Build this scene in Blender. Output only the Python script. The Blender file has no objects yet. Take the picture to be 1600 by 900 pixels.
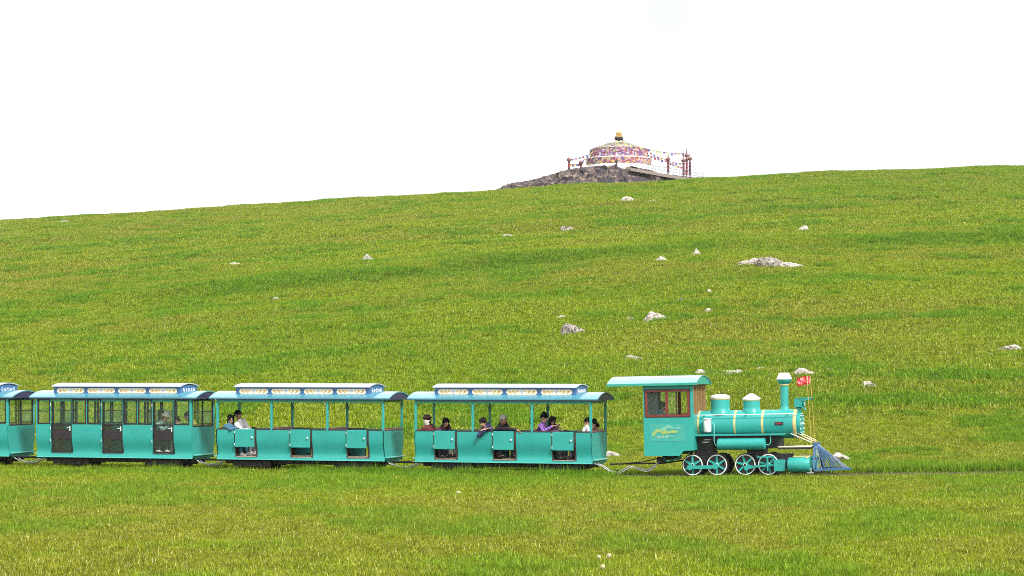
import bpy, bmesh, math, random
import numpy as np
from mathutils import Vector, Matrix, Euler
R = math.radians
PI = math.pi
SC = bpy.context.scene
COL = SC.collection
rnd = random.Random(7)

# ------------------------------------------------------------------ camera, world, sun, exposure
EYE = 2.71
FPX = 3600.0                                    # focal length in photograph pixels (1600 wide)
cam = bpy.data.cameras.new('camera')
cam.sensor_width = 36.0
cam.lens = FPX / 1600 * 36.0
cam.shift_y = 125 / 1600
cam.clip_start = 0.5
cam.clip_end = 6000
camo = bpy.data.objects.new('camera', cam)
camo.location = (0, 0, EYE)
camo.rotation_euler = (R(90), 0, 0)
COL.objects.link(camo)
SC.camera = camo

SUN_EL, SUN_AZ = 45, 32                         # azimuth measured clockwise from +Y (view direction)
world = bpy.data.worlds.new('World')
SC.world = world
world.use_nodes = True
wn, wl = world.node_tree.nodes, world.node_tree.links
wn.clear()
w_out = wn.new('ShaderNodeOutputWorld')
w_bg = wn.new('ShaderNodeBackground')
w_sky = wn.new('ShaderNodeTexSky')
w_sky.sky_type = 'NISHITA'
w_sky.sun_disc = False
w_sky.sun_elevation = R(SUN_EL)
w_sky.sun_rotation = R(SUN_AZ)
w_tc = wn.new('ShaderNodeTexCoord')
w_no = wn.new('ShaderNodeTexNoise')
w_no.inputs['Scale'].default_value = 4.0
w_no.inputs['Detail'].default_value = 2.0
w_rmp = wn.new('ShaderNodeMapRange')
w_rmp.inputs['From Min'].default_value = 0.30
w_rmp.inputs['From Max'].default_value = 0.55
w_rmp.inputs['To Min'].default_value = 3.55
w_rmp.inputs['To Max'].default_value = 7.8
w_mix = wn.new('ShaderNodeMix')
w_mix.data_type = 'RGBA'
w_mix.inputs['Factor'].default_value = 0.94     # cloud cover
w_comb = wn.new('ShaderNodeVectorMath')
w_comb.operation = 'SCALE'
w_comb.inputs[0].default_value = (1.0, 1.0, 1.0)
wl.new(w_tc.outputs['Generated'], w_no.inputs['Vector'])
wl.new(w_no.outputs['Fac'], w_rmp.inputs['Value'])
wl.new(w_rmp.outputs['Result'], w_comb.inputs['Scale'])
wl.new(w_sky.outputs['Color'], w_mix.inputs['A'])
wl.new(w_comb.outputs['Vector'], w_mix.inputs['B'])
wl.new(w_mix.outputs['Result'], w_bg.inputs['Color'])
w_bg.inputs['Strength'].default_value = 0.08
wl.new(w_bg.outputs['Background'], w_out.inputs['Surface'])

sun = bpy.data.lights.new('sun', 'SUN')
sun.energy = 1.5
sun.angle = R(12)
sun.color = (1.0, 0.96, 0.9)
suno = bpy.data.objects.new('sun', sun)
az, el = R(SUN_AZ), R(SUN_EL)
sdir = Vector((math.sin(az) * math.cos(el), -math.cos(az) * math.cos(el) * 1.0, math.sin(el)))
suno.rotation_euler = sdir.to_track_quat('Z', 'Y').to_euler()
COL.objects.link(suno)
w_sky.sun_rotation = math.atan2(sdir.x, sdir.y)

vs = SC.view_settings
vs.view_transform = 'Standard'
vs.look = 'None'
vs.exposure = 1.74
vs.gamma = 1.0
SC.cycles.max_bounces = 8
SC.cycles.transparent_max_bounces = 16
SC.cycles.use_denoising = False                 # keeps the fine grain of the grass
SC.cycles.filter_width = 0.95
SC.cycles.sample_clamp_indirect = 3.0

# ------------------------------------------------------------------ materials
def new_mat(name):
    m = bpy.data.materials.new(name)
    m.use_nodes = True
    nt = m.node_tree
    nt.nodes.clear()
    out = nt.nodes.new('ShaderNodeOutputMaterial')
    return m, nt, out

def mat(name, col, rough=0.5, var=0.12, scale=6.0, metal=0.0, coat=0.0, bump=0.0, spec=0.5, col2=None, detail=4.0):
    """principled surface whose colour wanders a little with a noise in object space"""
    m, nt, out = new_mat(name)
    N, L = nt.nodes, nt.links
    p = N.new('ShaderNodeBsdfPrincipled')
    tc = N.new('ShaderNodeTexCoord')
    no = N.new('ShaderNodeTexNoise')
    no.inputs['Scale'].default_value = scale
    no.inputs['Detail'].default_value = detail
    no.inputs['Roughness'].default_value = 0.65
    rp = N.new('ShaderNodeValToRGB')
    c2 = col2 if col2 else tuple(c * (1 - var * 2) for c in col)
    rp.color_ramp.elements[0].position = 0.3
    rp.color_ramp.elements[0].color = (*c2, 1)
    rp.color_ramp.elements[1].position = 0.62
    rp.color_ramp.elements[1].color = (*col, 1)
    L.new(tc.outputs['Object'], no.inputs['Vector'])
    L.new(no.outputs['Fac'], rp.inputs['Fac'])
    L.new(rp.outputs['Color'], p.inputs['Base Color'])
    p.inputs['Roughness'].default_value = rough
    p.inputs['Metallic'].default_value = metal
    p.inputs['Specular IOR Level'].default_value = spec
    p.inputs['Coat Weight'].default_value = coat
    p.inputs['Coat Roughness'].default_value = 0.12
    if bump:
        b = N.new('ShaderNodeBump')
        b.inputs['Strength'].default_value = bump
        b.inputs['Distance'].default_value = 0.05
        L.new(no.outputs['Fac'], b.inputs['Height'])
        L.new(b.outputs['Normal'], p.inputs['Normal'])
    L.new(p.outputs['BSDF'], out.inputs['Surface'])
    return m

M = {}
M['teal'] = mat('teal_paint', (0.029, 0.325, 0.290), 0.42, 0.06, 1.4, coat=0.1, spec=0.3)
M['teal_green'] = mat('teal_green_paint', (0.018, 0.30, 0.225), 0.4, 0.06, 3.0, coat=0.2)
M['teal_roof'] = mat('teal_roof_sky_sheen', (0.12, 0.33, 0.36), 0.24, 0.07, 3.0, coat=0.55)  # teal paint, base colour paled to include the sky's sheen
M['car_roof'] = mat('teal_roof_blue_reflection', (0.065, 0.25, 0.33), 0.26, 0.08, 3.0, coat=0.4)  # teal paint with the clerestory's blue reflection mixed into the colour
M['blue'] = mat('blue_paint', (0.040, 0.125, 0.31), 0.35, 0.08, 3.0, coat=0.3)
M['blue_steel'] = mat('blue_steel_paint', (0.035, 0.105, 0.225), 0.4, 0.1, 9.0)
M['navy'] = mat('navy_paint', (0.022, 0.022, 0.075), 0.45, 0.1, 6.0)
M['white'] = mat('white_paint', (0.80, 0.80, 0.79), 0.35, 0.03, 4.0, coat=0.3)
M['pale_roof'] = mat('pale_blue_white_roof', (0.40, 0.47, 0.58), 0.35, 0.06, 3.0, coat=0.25)
M['cream'] = mat('cream_enamel', (0.80, 0.72, 0.56), 0.4, 0.03, 8.0)
M['gold'] = mat('gold_paint', (0.62, 0.36, 0.10), 0.35, 0.1, 12.0, metal=0.25)
M['gold_line'] = mat('pale_gold_trim', (0.62, 0.50, 0.22), 0.35, 0.08, 10.0, metal=0.15)
M['lilac'] = mat('lilac_motif', (0.38, 0.42, 0.62), 0.5, 0.1, 20.0)
M['black'] = mat('black_steel', (0.011, 0.010, 0.013), 0.55, 0.2, 9.0)
M['soot'] = mat('dark_underframe', (0.028, 0.022, 0.022), 0.75, 0.3, 14.0)
M['dark_door'] = mat('dark_maroon_door', (0.022, 0.012, 0.018), 0.5, 0.15, 6.0)
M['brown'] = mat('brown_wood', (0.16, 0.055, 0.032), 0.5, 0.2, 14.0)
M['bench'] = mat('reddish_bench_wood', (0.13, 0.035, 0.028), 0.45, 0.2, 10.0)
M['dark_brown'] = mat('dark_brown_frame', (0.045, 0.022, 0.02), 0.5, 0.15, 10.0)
M['window_wood'] = mat('red_brown_window_frame', (0.17, 0.03, 0.022), 0.4, 0.15, 8.0)
M['column_wood'] = mat('golden_brown_wood', (0.32, 0.16, 0.06), 0.4, 0.2, 12.0)
M['floor_board'] = mat('beige_floor', (0.40, 0.33, 0.25), 0.7, 0.15, 8.0)
M['silver'] = mat('silver_hose', (0.55, 0.55, 0.55), 0.35, 0.25, 30.0, metal=0.5)
M['chrome'] = mat('pale_metal_handle', (0.8, 0.82, 0.82), 0.25, 0.05, 20.0, metal=0.3)
M['grey_curtain'] = mat('grey_blind', (0.13, 0.14, 0.17), 0.7, 0.15, 30.0)
M['plate_red'] = mat('dark_red_plate', (0.28, 0.02, 0.03), 0.4, 0.2, 30.0)
M['red_flag'] = mat('red_flag_cloth', (0.65, 0.035, 0.045), 0.7, 0.08, 30.0)
M['flag_print'] = mat('pale_pink_flag_print', (0.80, 0.45, 0.45), 0.7, 0.05, 30.0)
M['logo'] = mat('yellow_green_emblem', (0.30, 0.42, 0.13), 0.45, 0.1, 20.0)
M['logo_mint'] = mat('mint_emblem', (0.16, 0.46, 0.36), 0.45, 0.1, 20.0)
M['logo_white'] = mat('pale_letters', (0.36, 0.52, 0.44), 0.45, 0.05, 20.0)
M['decal'] = mat('pale_teal_decal', (0.045, 0.335, 0.285), 0.4, 0.03, 4.0)
M['skin'] = mat('skin', (0.50, 0.29, 0.195), 0.5, 0.08, 20.0)
M['skin_tan'] = mat('tanned_skin', (0.33, 0.165, 0.105), 0.5, 0.08, 20.0)
M['hair'] = mat('black_hair', (0.009, 0.0075, 0.008), 0.7, 0.3, 60.0, bump=0.4, spec=0.15)
M['grey_hair'] = mat('grey_hair', (0.50, 0.46, 0.42), 0.6, 0.2, 60.0, bump=0.4)
M['lip'] = mat('lip', (0.28, 0.07, 0.06), 0.5, 0.05, 20.0)
M['eye'] = mat('dark_eye', (0.02, 0.014, 0.012), 0.3, 0.1, 20.0)

def cloth(name, col, var=0.14):
    return mat(name, col, 0.8, var, 26.0, bump=0.5)
M['maroon_cloth'] = cloth('maroon_cloth', (0.14, 0.022, 0.022))
M['plum_cloth'] = cloth('plum_cloth', (0.085, 0.03, 0.075))
M['navy_cloth'] = cloth('navy_cloth', (0.028, 0.026, 0.10))
M['black_cloth'] = cloth('black_cloth', (0.018, 0.015, 0.026))
M['denim'] = cloth('denim', (0.05, 0.16, 0.26))
M['white_cloth'] = cloth('white_cloth', (0.88, 0.86, 0.88), 0.04)
M['yellow_cloth'] = cloth('yellow_cloth', (0.72, 0.60, 0.13), 0.08)
M['teal_cloth'] = cloth('teal_cloth', (0.02, 0.20, 0.26))
M['green_cloth'] = cloth('grey_green_cloth', (0.22, 0.36, 0.30))
M['grey_cloth'] = cloth('grey_cloth', (0.20, 0.20, 0.24))
M['mask_cloth'] = cloth('pale_face_cloth', (0.70, 0.66, 0.58), 0.2)
M['hat_cloth'] = cloth('dark_red_hat', (0.06, 0.02, 0.018))
M['cap_cloth'] = cloth('pale_cap', (0.72, 0.66, 0.56), 0.1)
M['shoe_white'] = mat('white_shoe', (0.70, 0.68, 0.64), 0.6, 0.06, 20.0)
M['shoe_black'] = mat('black_shoe', (0.02, 0.018, 0.018), 0.5, 0.1, 20.0)

def stripes_mat():
    m, nt, out = new_mat('purple_striped_cloth')
    N, L = nt.nodes, nt.links
    p = N.new('ShaderNodeBsdfPrincipled')
    tc = N.new('ShaderNodeTexCoord')
    w = N.new('ShaderNodeTexWave')
    w.bands_direction = 'DIAGONAL'
    w.inputs['Scale'].default_value = 5.5
    w.inputs['Distortion'].default_value = 1.2
    rp = N.new('ShaderNodeValToRGB')
    rp.color_ramp.elements[0].position = 0.25
    rp.color_ramp.elements[0].color = (0.085, 0.025, 0.20, 1)
    rp.color_ramp.elements[1].position = 0.6
    rp.color_ramp.elements[1].color = (0.30, 0.15, 0.44, 1)
    L.new(tc.outputs['Object'], w.inputs['Vector'])
    L.new(w.outputs['Fac'], rp.inputs['Fac'])
    L.new(rp.outputs['Color'], p.inputs['Base Color'])
    p.inputs['Roughness'].default_value = 0.8
    L.new(p.outputs['BSDF'], out.inputs['Surface'])
    return m
M['purple_cloth'] = stripes_mat()

def glass_mat(name='window_glass', pale_mix=0.025):
    m, nt, out = new_mat(name)
    N, L = nt.nodes, nt.links
    t = N.new('ShaderNodeBsdfTransparent')
    t.inputs['Color'].default_value = (0.975, 0.995, 0.985, 1)
    g = N.new('ShaderNodeBsdfGlossy')
    g.inputs['Color'].default_value = (1, 1, 1, 1)
    g.inputs['Roughness'].default_value = 0.03
    d = N.new('ShaderNodeBsdfDiffuse')          # pale green diffuse share, even over the pane
    d.inputs['Color'].default_value = (0.42, 0.62, 0.50, 1)
    lw = N.new('ShaderNodeLayerWeight')
    lw.inputs['Blend'].default_value = 0.12
    mx = N.new('ShaderNodeMixShader')
    mx2 = N.new('ShaderNodeMixShader')
    mx2.inputs['Fac'].default_value = pale_mix
    L.new(lw.outputs['Facing'], mx.inputs['Fac'])
    L.new(t.outputs['BSDF'], mx.inputs[1])
    L.new(g.outputs['BSDF'], mx.inputs[2])
    L.new(mx.outputs['Shader'], mx2.inputs[1])
    L.new(d.outputs['BSDF'], mx2.inputs[2])
    L.new(mx2.outputs['Shader'], out.inputs['Surface'])
    return m
M['glass'] = glass_mat()
M['milky_glass'] = glass_mat('milky_glass', 0.30)

def rock_mat(name, pale, mid, dark, scale, thr=0.5):
    m, nt, out = new_mat(name)
    N, L = nt.nodes, nt.links
    p = N.new('ShaderNodeBsdfPrincipled')
    tc = N.new('ShaderNodeTexCoord')
    oi = N.new('ShaderNodeObjectInfo')
    ad = N.new('ShaderNodeVectorMath')
    ad.operation = 'ADD'
    no = N.new('ShaderNodeTexNoise')
    no.inputs['Scale'].default_value = scale
    no.inputs['Detail'].default_value = 9
    no.inputs['Roughness'].default_value = 0.72
    vo = N.new('ShaderNodeTexVoronoi')
    vo.inputs['Scale'].default_value = scale * 0.8
    rp = N.new('ShaderNodeValToRGB')
    e = rp.color_ramp.elements
    e[0].position = thr - 0.07
    e[0].color = (*dark, 1)
    e[1].position = thr
    e[1].color = (*mid, 1)
    x = e.new(thr + 0.10)
    x.color = (*pale, 1)
    bmp = N.new('ShaderNodeBump')
    bmp.inputs['Strength'].default_value = 0.8
    bmp.inputs['Distance'].default_value = 0.25 / scale
    mm = N.new('ShaderNodeMath')
    mm.operation = 'ADD'
    L.new(tc.outputs['Object'], ad.inputs[0])
    L.new(oi.outputs['Random'], ad.inputs[1])
    L.new(ad.outputs['Vector'], no.inputs['Vector'])
    L.new(ad.outputs['Vector'], vo.inputs['Vector'])
    L.new(no.outputs['Fac'], rp.inputs['Fac'])
    L.new(no.outputs['Fac'], mm.inputs[0])
    L.new(vo.outputs['Distance'], mm.inputs[1])
    L.new(mm.outputs['Value'], bmp.inputs['Height'])
    L.new(bmp.outputs['Normal'], p.inputs['Normal'])
    L.new(rp.outputs['Color'], p.inputs['Base Color'])
    p.inputs['Roughness'].default_value = 0.9
    L.new(p.outputs['BSDF'], out.inputs['Surface'])
    return m
M['rock'] = rock_mat('pale_field_rock', (0.47, 0.44, 0.385), (0.37, 0.33, 0.28), (0.075, 0.06, 0.05), 7.0, 0.49)
M['grey_rock'] = rock_mat('grey_field_rock', (0.42, 0.39, 0.335), (0.23, 0.20, 0.17), (0.05, 0.042, 0.036), 7.0, 0.51)
M['crag'] = rock_mat('crag_rock', (0.27, 0.20, 0.145), (0.088, 0.062, 0.056), (0.026, 0.023, 0.032), 1.5, 0.53)

# ------------------------------------------------------------------ mesh builder
class MB:
    def __init__(self):
        self.v, self.f, self.m = [], [], []

    def add(self, vs_, fs, mi=0):
        o = len(self.v)
        self.v += [tuple(x) for x in vs_]
        self.f += [tuple(i + o for i in q) for q in fs]
        self.m += [mi] * len(fs)
        return self

    def box(self, x0, x1, y0, y1, z0, z1, mi=0):
        v = [(x, y, z) for z in (z0, z1) for y in (y0, y1) for x in (x0, x1)]
        return self.add(v, [(0, 2, 3, 1), (4, 5, 7, 6), (0, 1, 5, 4), (2, 6, 7, 3), (0, 4, 6, 2), (1, 3, 7, 5)], mi)

    def bar(self, p0, p1, w, h, mi=0):
        p0, p1 = Vector(p0), Vector(p1)
        d = (p1 - p0).normalized()
        up = Vector((0, 0, 1)) if abs(d.z) < 0.95 else Vector((0, 1, 0))
        s = d.cross(up).normalized()
        u = s.cross(d)
        v = []
        for p in (p0, p1):
            for a, b in ((-1, -1), (1, -1), (1, 1), (-1, 1)):
                v.append(p + s * (a * w / 2) + u * (b * h / 2))
        return self.add(v, [(0, 3, 2, 1), (4, 5, 6, 7), (0, 1, 5, 4), (1, 2, 6, 5), (2, 3, 7, 6), (3, 0, 4, 7)], mi)

    def tube(self, pts, r, n=8, mi=0):
        pts = [Vector(p) for p in pts]
        rs = r if isinstance(r, (list, tuple)) else [r] * len(pts)
        v, prev = [], None
        for i, p in enumerate(pts):
            d = (pts[min(i + 1, len(pts) - 1)] - pts[max(i - 1, 0)]).normalized()
            if prev is None:
                a = Vector((0, 0, 1)) if abs(d.z) < 0.9 else Vector((1, 0, 0))
                s = d.cross(a).normalized()
            else:
                s = (prev - d * prev.dot(d)).normalized()
            prev = s
            u = d.cross(s)
            for k in range(n):
                t = 2 * PI * k / n
                v.append(p + (s * math.cos(t) + u * math.sin(t)) * rs[i])
        fs = []
        for i in range(len(pts) - 1):
            for k in range(n):
                a, b = i * n + k, i * n + (k + 1) % n
                fs.append((a, b, b + n, a + n))
        fs.append(tuple(range(n))[::-1])
        fs.append(tuple((len(pts) - 1) * n + k for k in range(n)))
        return self.add(v, fs, mi)

    def lathe(self, prof, o, axis, n=24, mi=0, ring=False):
        """prof: list of (along, radius)"""
        o, ax = Vector(o), Vector(axis).normalized()
        a = Vector((0, 0, 1)) if abs(ax.z) < 0.9 else Vector((1, 0, 0))
        s = ax.cross(a).normalized()
        u = ax.cross(s)
        v, fs = [], []
        for (t, r) in prof:
            for k in range(n):
                q = 2 * PI * k / n
                v.append(o + ax * t + (s * math.cos(q) + u * math.sin(q)) * max(r, 1e-4))
        for i in range(len(prof) - 1):
            for k in range(n):
                p, b = i * n + k, i * n + (k + 1) % n
                fs.append((p, b, b + n, p + n))
        if ring:                                  # a closed hoop, open in the middle
            o_ = (len(prof) - 1) * n
            for k in range(n):
                fs.append((o_ + k, o_ + (k + 1) % n, (k + 1) % n, k))
        else:
            fs.append(tuple(range(n))[::-1])
            fs.append(tuple((len(prof) - 1) * n + k for k in range(n)))
        return self.add(v, fs, mi)

    def prism(self, poly, mp, t0, t1, mi=0):
        n = len(poly)
        v = [mp(a, b, t0) for a, b in poly] + [mp(a, b, t1) for a, b in poly]
        fs = [tuple(range(n))[::-1], tuple(range(n, 2 * n))]
        for i in range(n):
            j = (i + 1) % n
            fs.append((i, j, j + n, i + n))
        return self.add(v, fs, mi)

    def sphere(self, c, r, nu=12, nv=8, mi=0, rot=None):
        c = Vector(c)
        rr = r if isinstance(r, (tuple, list)) else (r, r, r)
        v, fs = [], []
        for j in range(nv + 1):
            ph = PI * j / nv
            for i in range(nu):
                th = 2 * PI * i / nu
                q = Vector((rr[0] * math.sin(ph) * math.cos(th), rr[1] * math.sin(ph) * math.sin(th), rr[2] * math.cos(ph)))
                if rot is not None:
                    q = rot @ q
                v.append(c + q)
        for j in range(nv):
            for i in range(nu):
                a, b = j * nu + i, j * nu + (i + 1) % nu
                if j == 0:
                    fs.append((a, a + nu, b + nu))
                elif j == nv - 1:
                    fs.append((a, a + nu, b))
                else:
                    fs.append((a, a + nu, b + nu, b))
        return self.add(v, fs, mi)

    def capsule(self, p0, p1, r0, r1, n=10):
        p0, p1 = Vector(p0), Vector(p1)
        if (p1 - p0).length > 1e-5:
            self.tube([p0, p1], [r0, r1], n)
        self.sphere(p0, r0, n, 6)
        self.sphere(p1, r1, n, 6)
        return self

    def mesh(self, name, mats, smooth=35, weld=True):
        me = bpy.data.meshes.new(name)
        me.from_pydata(self.v, [], self.f)
        me.polygons.foreach_set('material_index', self.m)
        bm = bmesh.new()
        bm.from_mesh(me)
        if weld:
            bmesh.ops.remove_doubles(bm, verts=bm.verts, dist=1e-5)
        bmesh.ops.recalc_face_normals(bm, faces=bm.faces)
        bm.to_mesh(me)
        bm.free()
        for mm in (mats if isinstance(mats, (list, tuple)) else [mats]):
            me.materials.append(mm)
        if smooth:
            me.polygons.foreach_set('use_smooth', [True] * len(me.polygons))
            if smooth < 180:
                me.set_sharp_from_angle(angle=R(smooth))
        me.update()
        return me

    def build(self, name, mats, parent=None, smooth=35, bevel=0.0, weld=True):
        o = bpy.data.objects.new(name, self.mesh(name, mats, smooth, weld))
        COL.objects.link(o)
        if parent is not None:
            o.parent = parent
        if bevel:
            b = o.modifiers.new('bevel', 'BEVEL')
            b.width = bevel
            b.segments = 2
            b.limit_method = 'ANGLE'
            b.angle_limit = R(40)
        return o

def tag(o, label=None, cat=None, group=None, kind=None):
    if label: o['label'] = label
    if cat: o['category'] = cat
    if group: o['group'] = group
    if kind: o['kind'] = kind
    return o

def thing(name, label, cat, loc=(0, 0, 0), rot=(0, 0, 0), group=None):
    o = bpy.data.objects.new(name, None)
    o.empty_display_size = 0.2
    COL.objects.link(o)
    o.location = loc
    o.rotation_euler = rot
    return tag(o, label, cat, group)

def copy_tree(o, parent=None):
    c = o.copy()
    COL.objects.link(c)
    c.parent = parent
    for ch in list(o.children):
        copy_tree(ch, c)
    return c

# ------------------------------------------------------------------ noise and terrain
_pt = np.random.RandomState(11).rand(256, 256)
def vnoise(x, y):
    xi, yi = np.floor(x).astype(int), np.floor(y).astype(int)
    fx, fy = x - xi, y - yi
    fx, fy = fx * fx * (3 - 2 * fx), fy * fy * (3 - 2 * fy)
    a = _pt[xi % 256, yi % 256]; b = _pt[(xi + 1) % 256, yi % 256]
    c = _pt[xi % 256, (yi + 1) % 256]; d = _pt[(xi + 1) % 256, (yi + 1) % 256]
    return (a * (1 - fx) + b * fx) * (1 - fy) + (c * (1 - fx) + d * fx) * fy
def fbm(x, y, octv=4, gain=0.5):
    s, a, t = 0, 1.0, 0
    for k in range(octv):
        s = s + a * vnoise(x * 2 ** k + 17.3 * k, y * 2 ** k + 41.7 * k)
        t += a
        a *= gain
    return s / t
def sstep(a, b, x):
    t = np.clip((x - a) / (b - a), 0, 1)
    return t * t * (3 - 2 * t)

TH = R(17.5)
HC, HS = math.cos(TH), math.sin(TH)
C0 = (2.305, 59.715)                             # centre line opposite the near right corner of the first car
RAIL = -0.05                                     # top of rail
# centre line of the track as a polyline: straight under the train, gentle curves beyond it
_tr = []
def _trace():
    fw, bw = [], []
    x, y, z = C0[0], C0[1], 0.0
    for i in range(1200):
        t = i * 0.25
        th = TH * (1 - float(sstep(6.0, 14.0, t)) * 1.0) - R(6) * float(sstep(14, 30, t))
        sl = 0.021 * float(sstep(0.3, 1.6, t)) * (1 - float(sstep(16, 30, t)))
        fw.append((x, y, z))
        x += math.cos(th) * 0.25; y -= math.sin(th) * 0.25; z += sl * 0.25
    x, y = C0
    for i in range(1200):
        t = i * 0.25
        th = TH * (1 - float(sstep(20, 40, t)))
        x -= math.cos(th) * 0.25; y += math.sin(th) * 0.25
        bw.append((x, y, 0.0))
    return bw[::-1] + fw
_tr = np.array(_trace())
def track_y(x): return np.interp(x, _tr[:, 0], _tr[:, 1])
def track_z(x): return np.interp(x, _tr[:, 0], _tr[:, 2])

_U = np.linspace(0, 1600, 6401)
_sl = 0.1115 * sstep(0.5, 16, _U) * (1 - 1.7 * sstep(196, 262, _U)) * (1 - sstep(420, 560, _U))
_G = np.concatenate([[0], np.cumsum((_sl[1:] + _sl[:-1]) / 2 * (_U[1] - _U[0]))])
CREST = [(-150, 0.865), (-51.1, 0.915), (-38.3, 0.962), (-25.6, 1.005), (-12.8, 1.039), (-1.0, 1.058), (12.8, 1.08), (19.2, 1.106), (31.9, 1.136), (44.7, 1.158), (51.1, 1.168), (150, 1.218)]
def height(x, y):
    x = np.asarray(x, float); y = np.asarray(y, float)
    u = y - track_y(x)
    up = np.clip(u, 0, 1600)
    m = np.interp(x * 230 / np.maximum(y, 60) , [c[0] for c in CREST], [c[1] for c in CREST])
    z = np.interp(up, _U, _G) * m
    z = z + np.where(u < 0, 1.15 * (np.clip(-u, 0, 90) / 60.0) ** 1.15, 0)
    z = z + track_z(x) * np.exp(-(u / 22.0) ** 2)
    away = sstep(1.5, 7, np.abs(u))
    far = sstep(10, 60, u)
    z = z + away * (0.10 * (fbm(x / 4.5, y / 4.5, 3) - 0.5) + 0.10 * (fbm(x / 1.3 + 9, y / 1.6, 2) - 0.5) * sstep(0.3, 0.8, fbm(x / 9 + 4, y / 9)))
    z = z + far * (0.9 * (fbm(x / 26 + 3, y / 20 + 8, 3) - 0.5) + 0.48 * (fbm(x / 7 + 30, y / 5.5, 3) - 0.5))
    yb = 146 + 3 * np.sin(x / 17.0) + x * 0.05
    z = z + 0.45 * sstep(-4, 0.5, y - yb) * (1 - sstep(0.5, 14, y - yb)) * sstep(0.25, 0.6, fbm(x / 14 + 50, y / 40))
    bed = 1 - sstep(0.55, 1.1, np.abs(u))
    z = z - 0.13 - 0.03 * bed + 0.02 * bed * (fbm(x * 3, y * 3, 2) - 0.5)
    return z

def lush_map(x, y):
    u = y - track_y(x)
    yb = 146 + 3 * np.sin(x / 17.0) + x * 0.05
    band = np.exp(-((y - yb + 1.0) / 3.6) ** 2) * sstep(0.34, 0.56, fbm(x / 6 + 5, y / 5, 4))
    n = fbm(x / 3.8 + 70, y / 3.0 + 20, 3)
    patch = sstep(0.585, 0.66, 0.70 * n + 0.30 * fbm(x / 0.9 + 12, y / 0.9 + 44, 2)) * sstep(50, 60, y)
    n2 = fbm(x / 16 + 10, y / 14 + 90, 3)
    wide = 0.22 * sstep(0.55, 0.72, n2) * sstep(50, 60, y)
    upper = 0.3 * sstep(170, 260, y) * sstep(-0.05, 0.25, x / np.maximum(y, 1))
    verge = np.exp(-((u - 0.80) / 0.20) ** 2) * 0.55 * sstep(6, 9, x) + 0.10 * np.exp(-((u + 0.8) / 0.25) ** 2)
    return np.clip(band * 0.8 + patch * 0.8 + wide + upper + verge + 0.06 * sstep(62, 50, y) + 0.45 * sstep(0.54, 0.68, fbm(x / 1.7 + 81, y / 4.2 + 7, 3)) * sstep(62, 52, y), 0, 1)
def dry_map(x, y):
    n = fbm(x / 12 + 33, y / 10 + 61, 4)
    d = sstep(0.40, 0.72, n)
    return np.clip(d * 0.62 + 0.6 * sstep(62, 48, y) * sstep(0.2, 0.6, fbm(x / 2.2 + 5, y / 4 + 60, 3)) + 0.30 * sstep(110, 230, y) * (0.4 + 0.6 * sstep(0.1, -0.25, x / np.maximum(y, 1))), 0, 1)
def dirt_map(x, y):
    u = y - track_y(x)
    b = 1 - sstep(0.50, 0.95, np.abs(u) + 0.35 * (fbm(x * 1.4, y * 1.4, 3) - 0.5))
    return b

def ground_hit(px, py, dmin=18.0):
    """the terrain point seen at a photograph pixel"""
    r, q = (px - 800) / FPX, (575 - py) / FPX
    D = np.arange(dmin, 420, 0.05)
    h = height(r * D, D)
    below = np.nonzero(EYE + q * D <= h)[0]
    d = D[below[0]] if len(below) else 300.0
    return Vector((r * d, d, float(height(r * d, d)))), d

def ground_mat():
    m, nt, out = new_mat('meadow_soil')
    N, L = nt.nodes, nt.links
    p = N.new('ShaderNodeBsdfPrincipled')
    geo = N.new('ShaderNodeNewGeometry')
    def attr(n):
        a = N.new('ShaderNodeAttribute'); a.attribute_name = n; return a.outputs['Fac']
    def noise(s, d=5):
        a = N.new('ShaderNodeTexNoise'); a.inputs['Scale'].default_value = s; a.inputs['Detail'].default_value = d
        L.new(geo.outputs['Position'], a.inputs['Vector']); return a.outputs['Fac']
    def mix(f, a, b):
        x = N.new('ShaderNodeMix'); x.data_type = 'RGBA'
        if isinstance(f, float): x.inputs['Factor'].default_value = f
        else: L.new(f, x.inputs['Factor'])
        for s, c in (('A', a), ('B', b)):
            if isinstance(c, tuple): x.inputs[s].default_value = (*c, 1)
            else: L.new(c, x.inputs[s])
        return x.outputs['Result']
    g = mix(noise(2.0), (0.062, 0.088, 0.007), (0.10, 0.135, 0.011))
    g = mix(attr('lush'), g, (0.03, 0.07, 0.009))
    g = mix(attr('dry'), g, (0.095, 0.105, 0.011))
    s = mix(noise(9.0, 8), (0.045, 0.035, 0.024), (0.26, 0.205, 0.15))  # bare soil; its dark tone also carries the shade of the sunken rut
    g = mix(attr('dirt'), g, s)
    L.new(g, p.inputs['Base Color'])
    p.inputs['Roughness'].default_value = 0.95
    p.inputs['Specular IOR Level'].default_value = 0.03
    b = N.new('ShaderNodeBump'); b.inputs['Strength'].default_value = 0.6; b.inputs['Distance'].default_value = 0.05
    L.new(noise(11.0, 8), b.inputs['Height']); L.new(b.outputs['Normal'], p.inputs['Normal'])
    L.new(p.outputs['BSDF'], out.inputs['Surface'])
    return m

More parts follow.
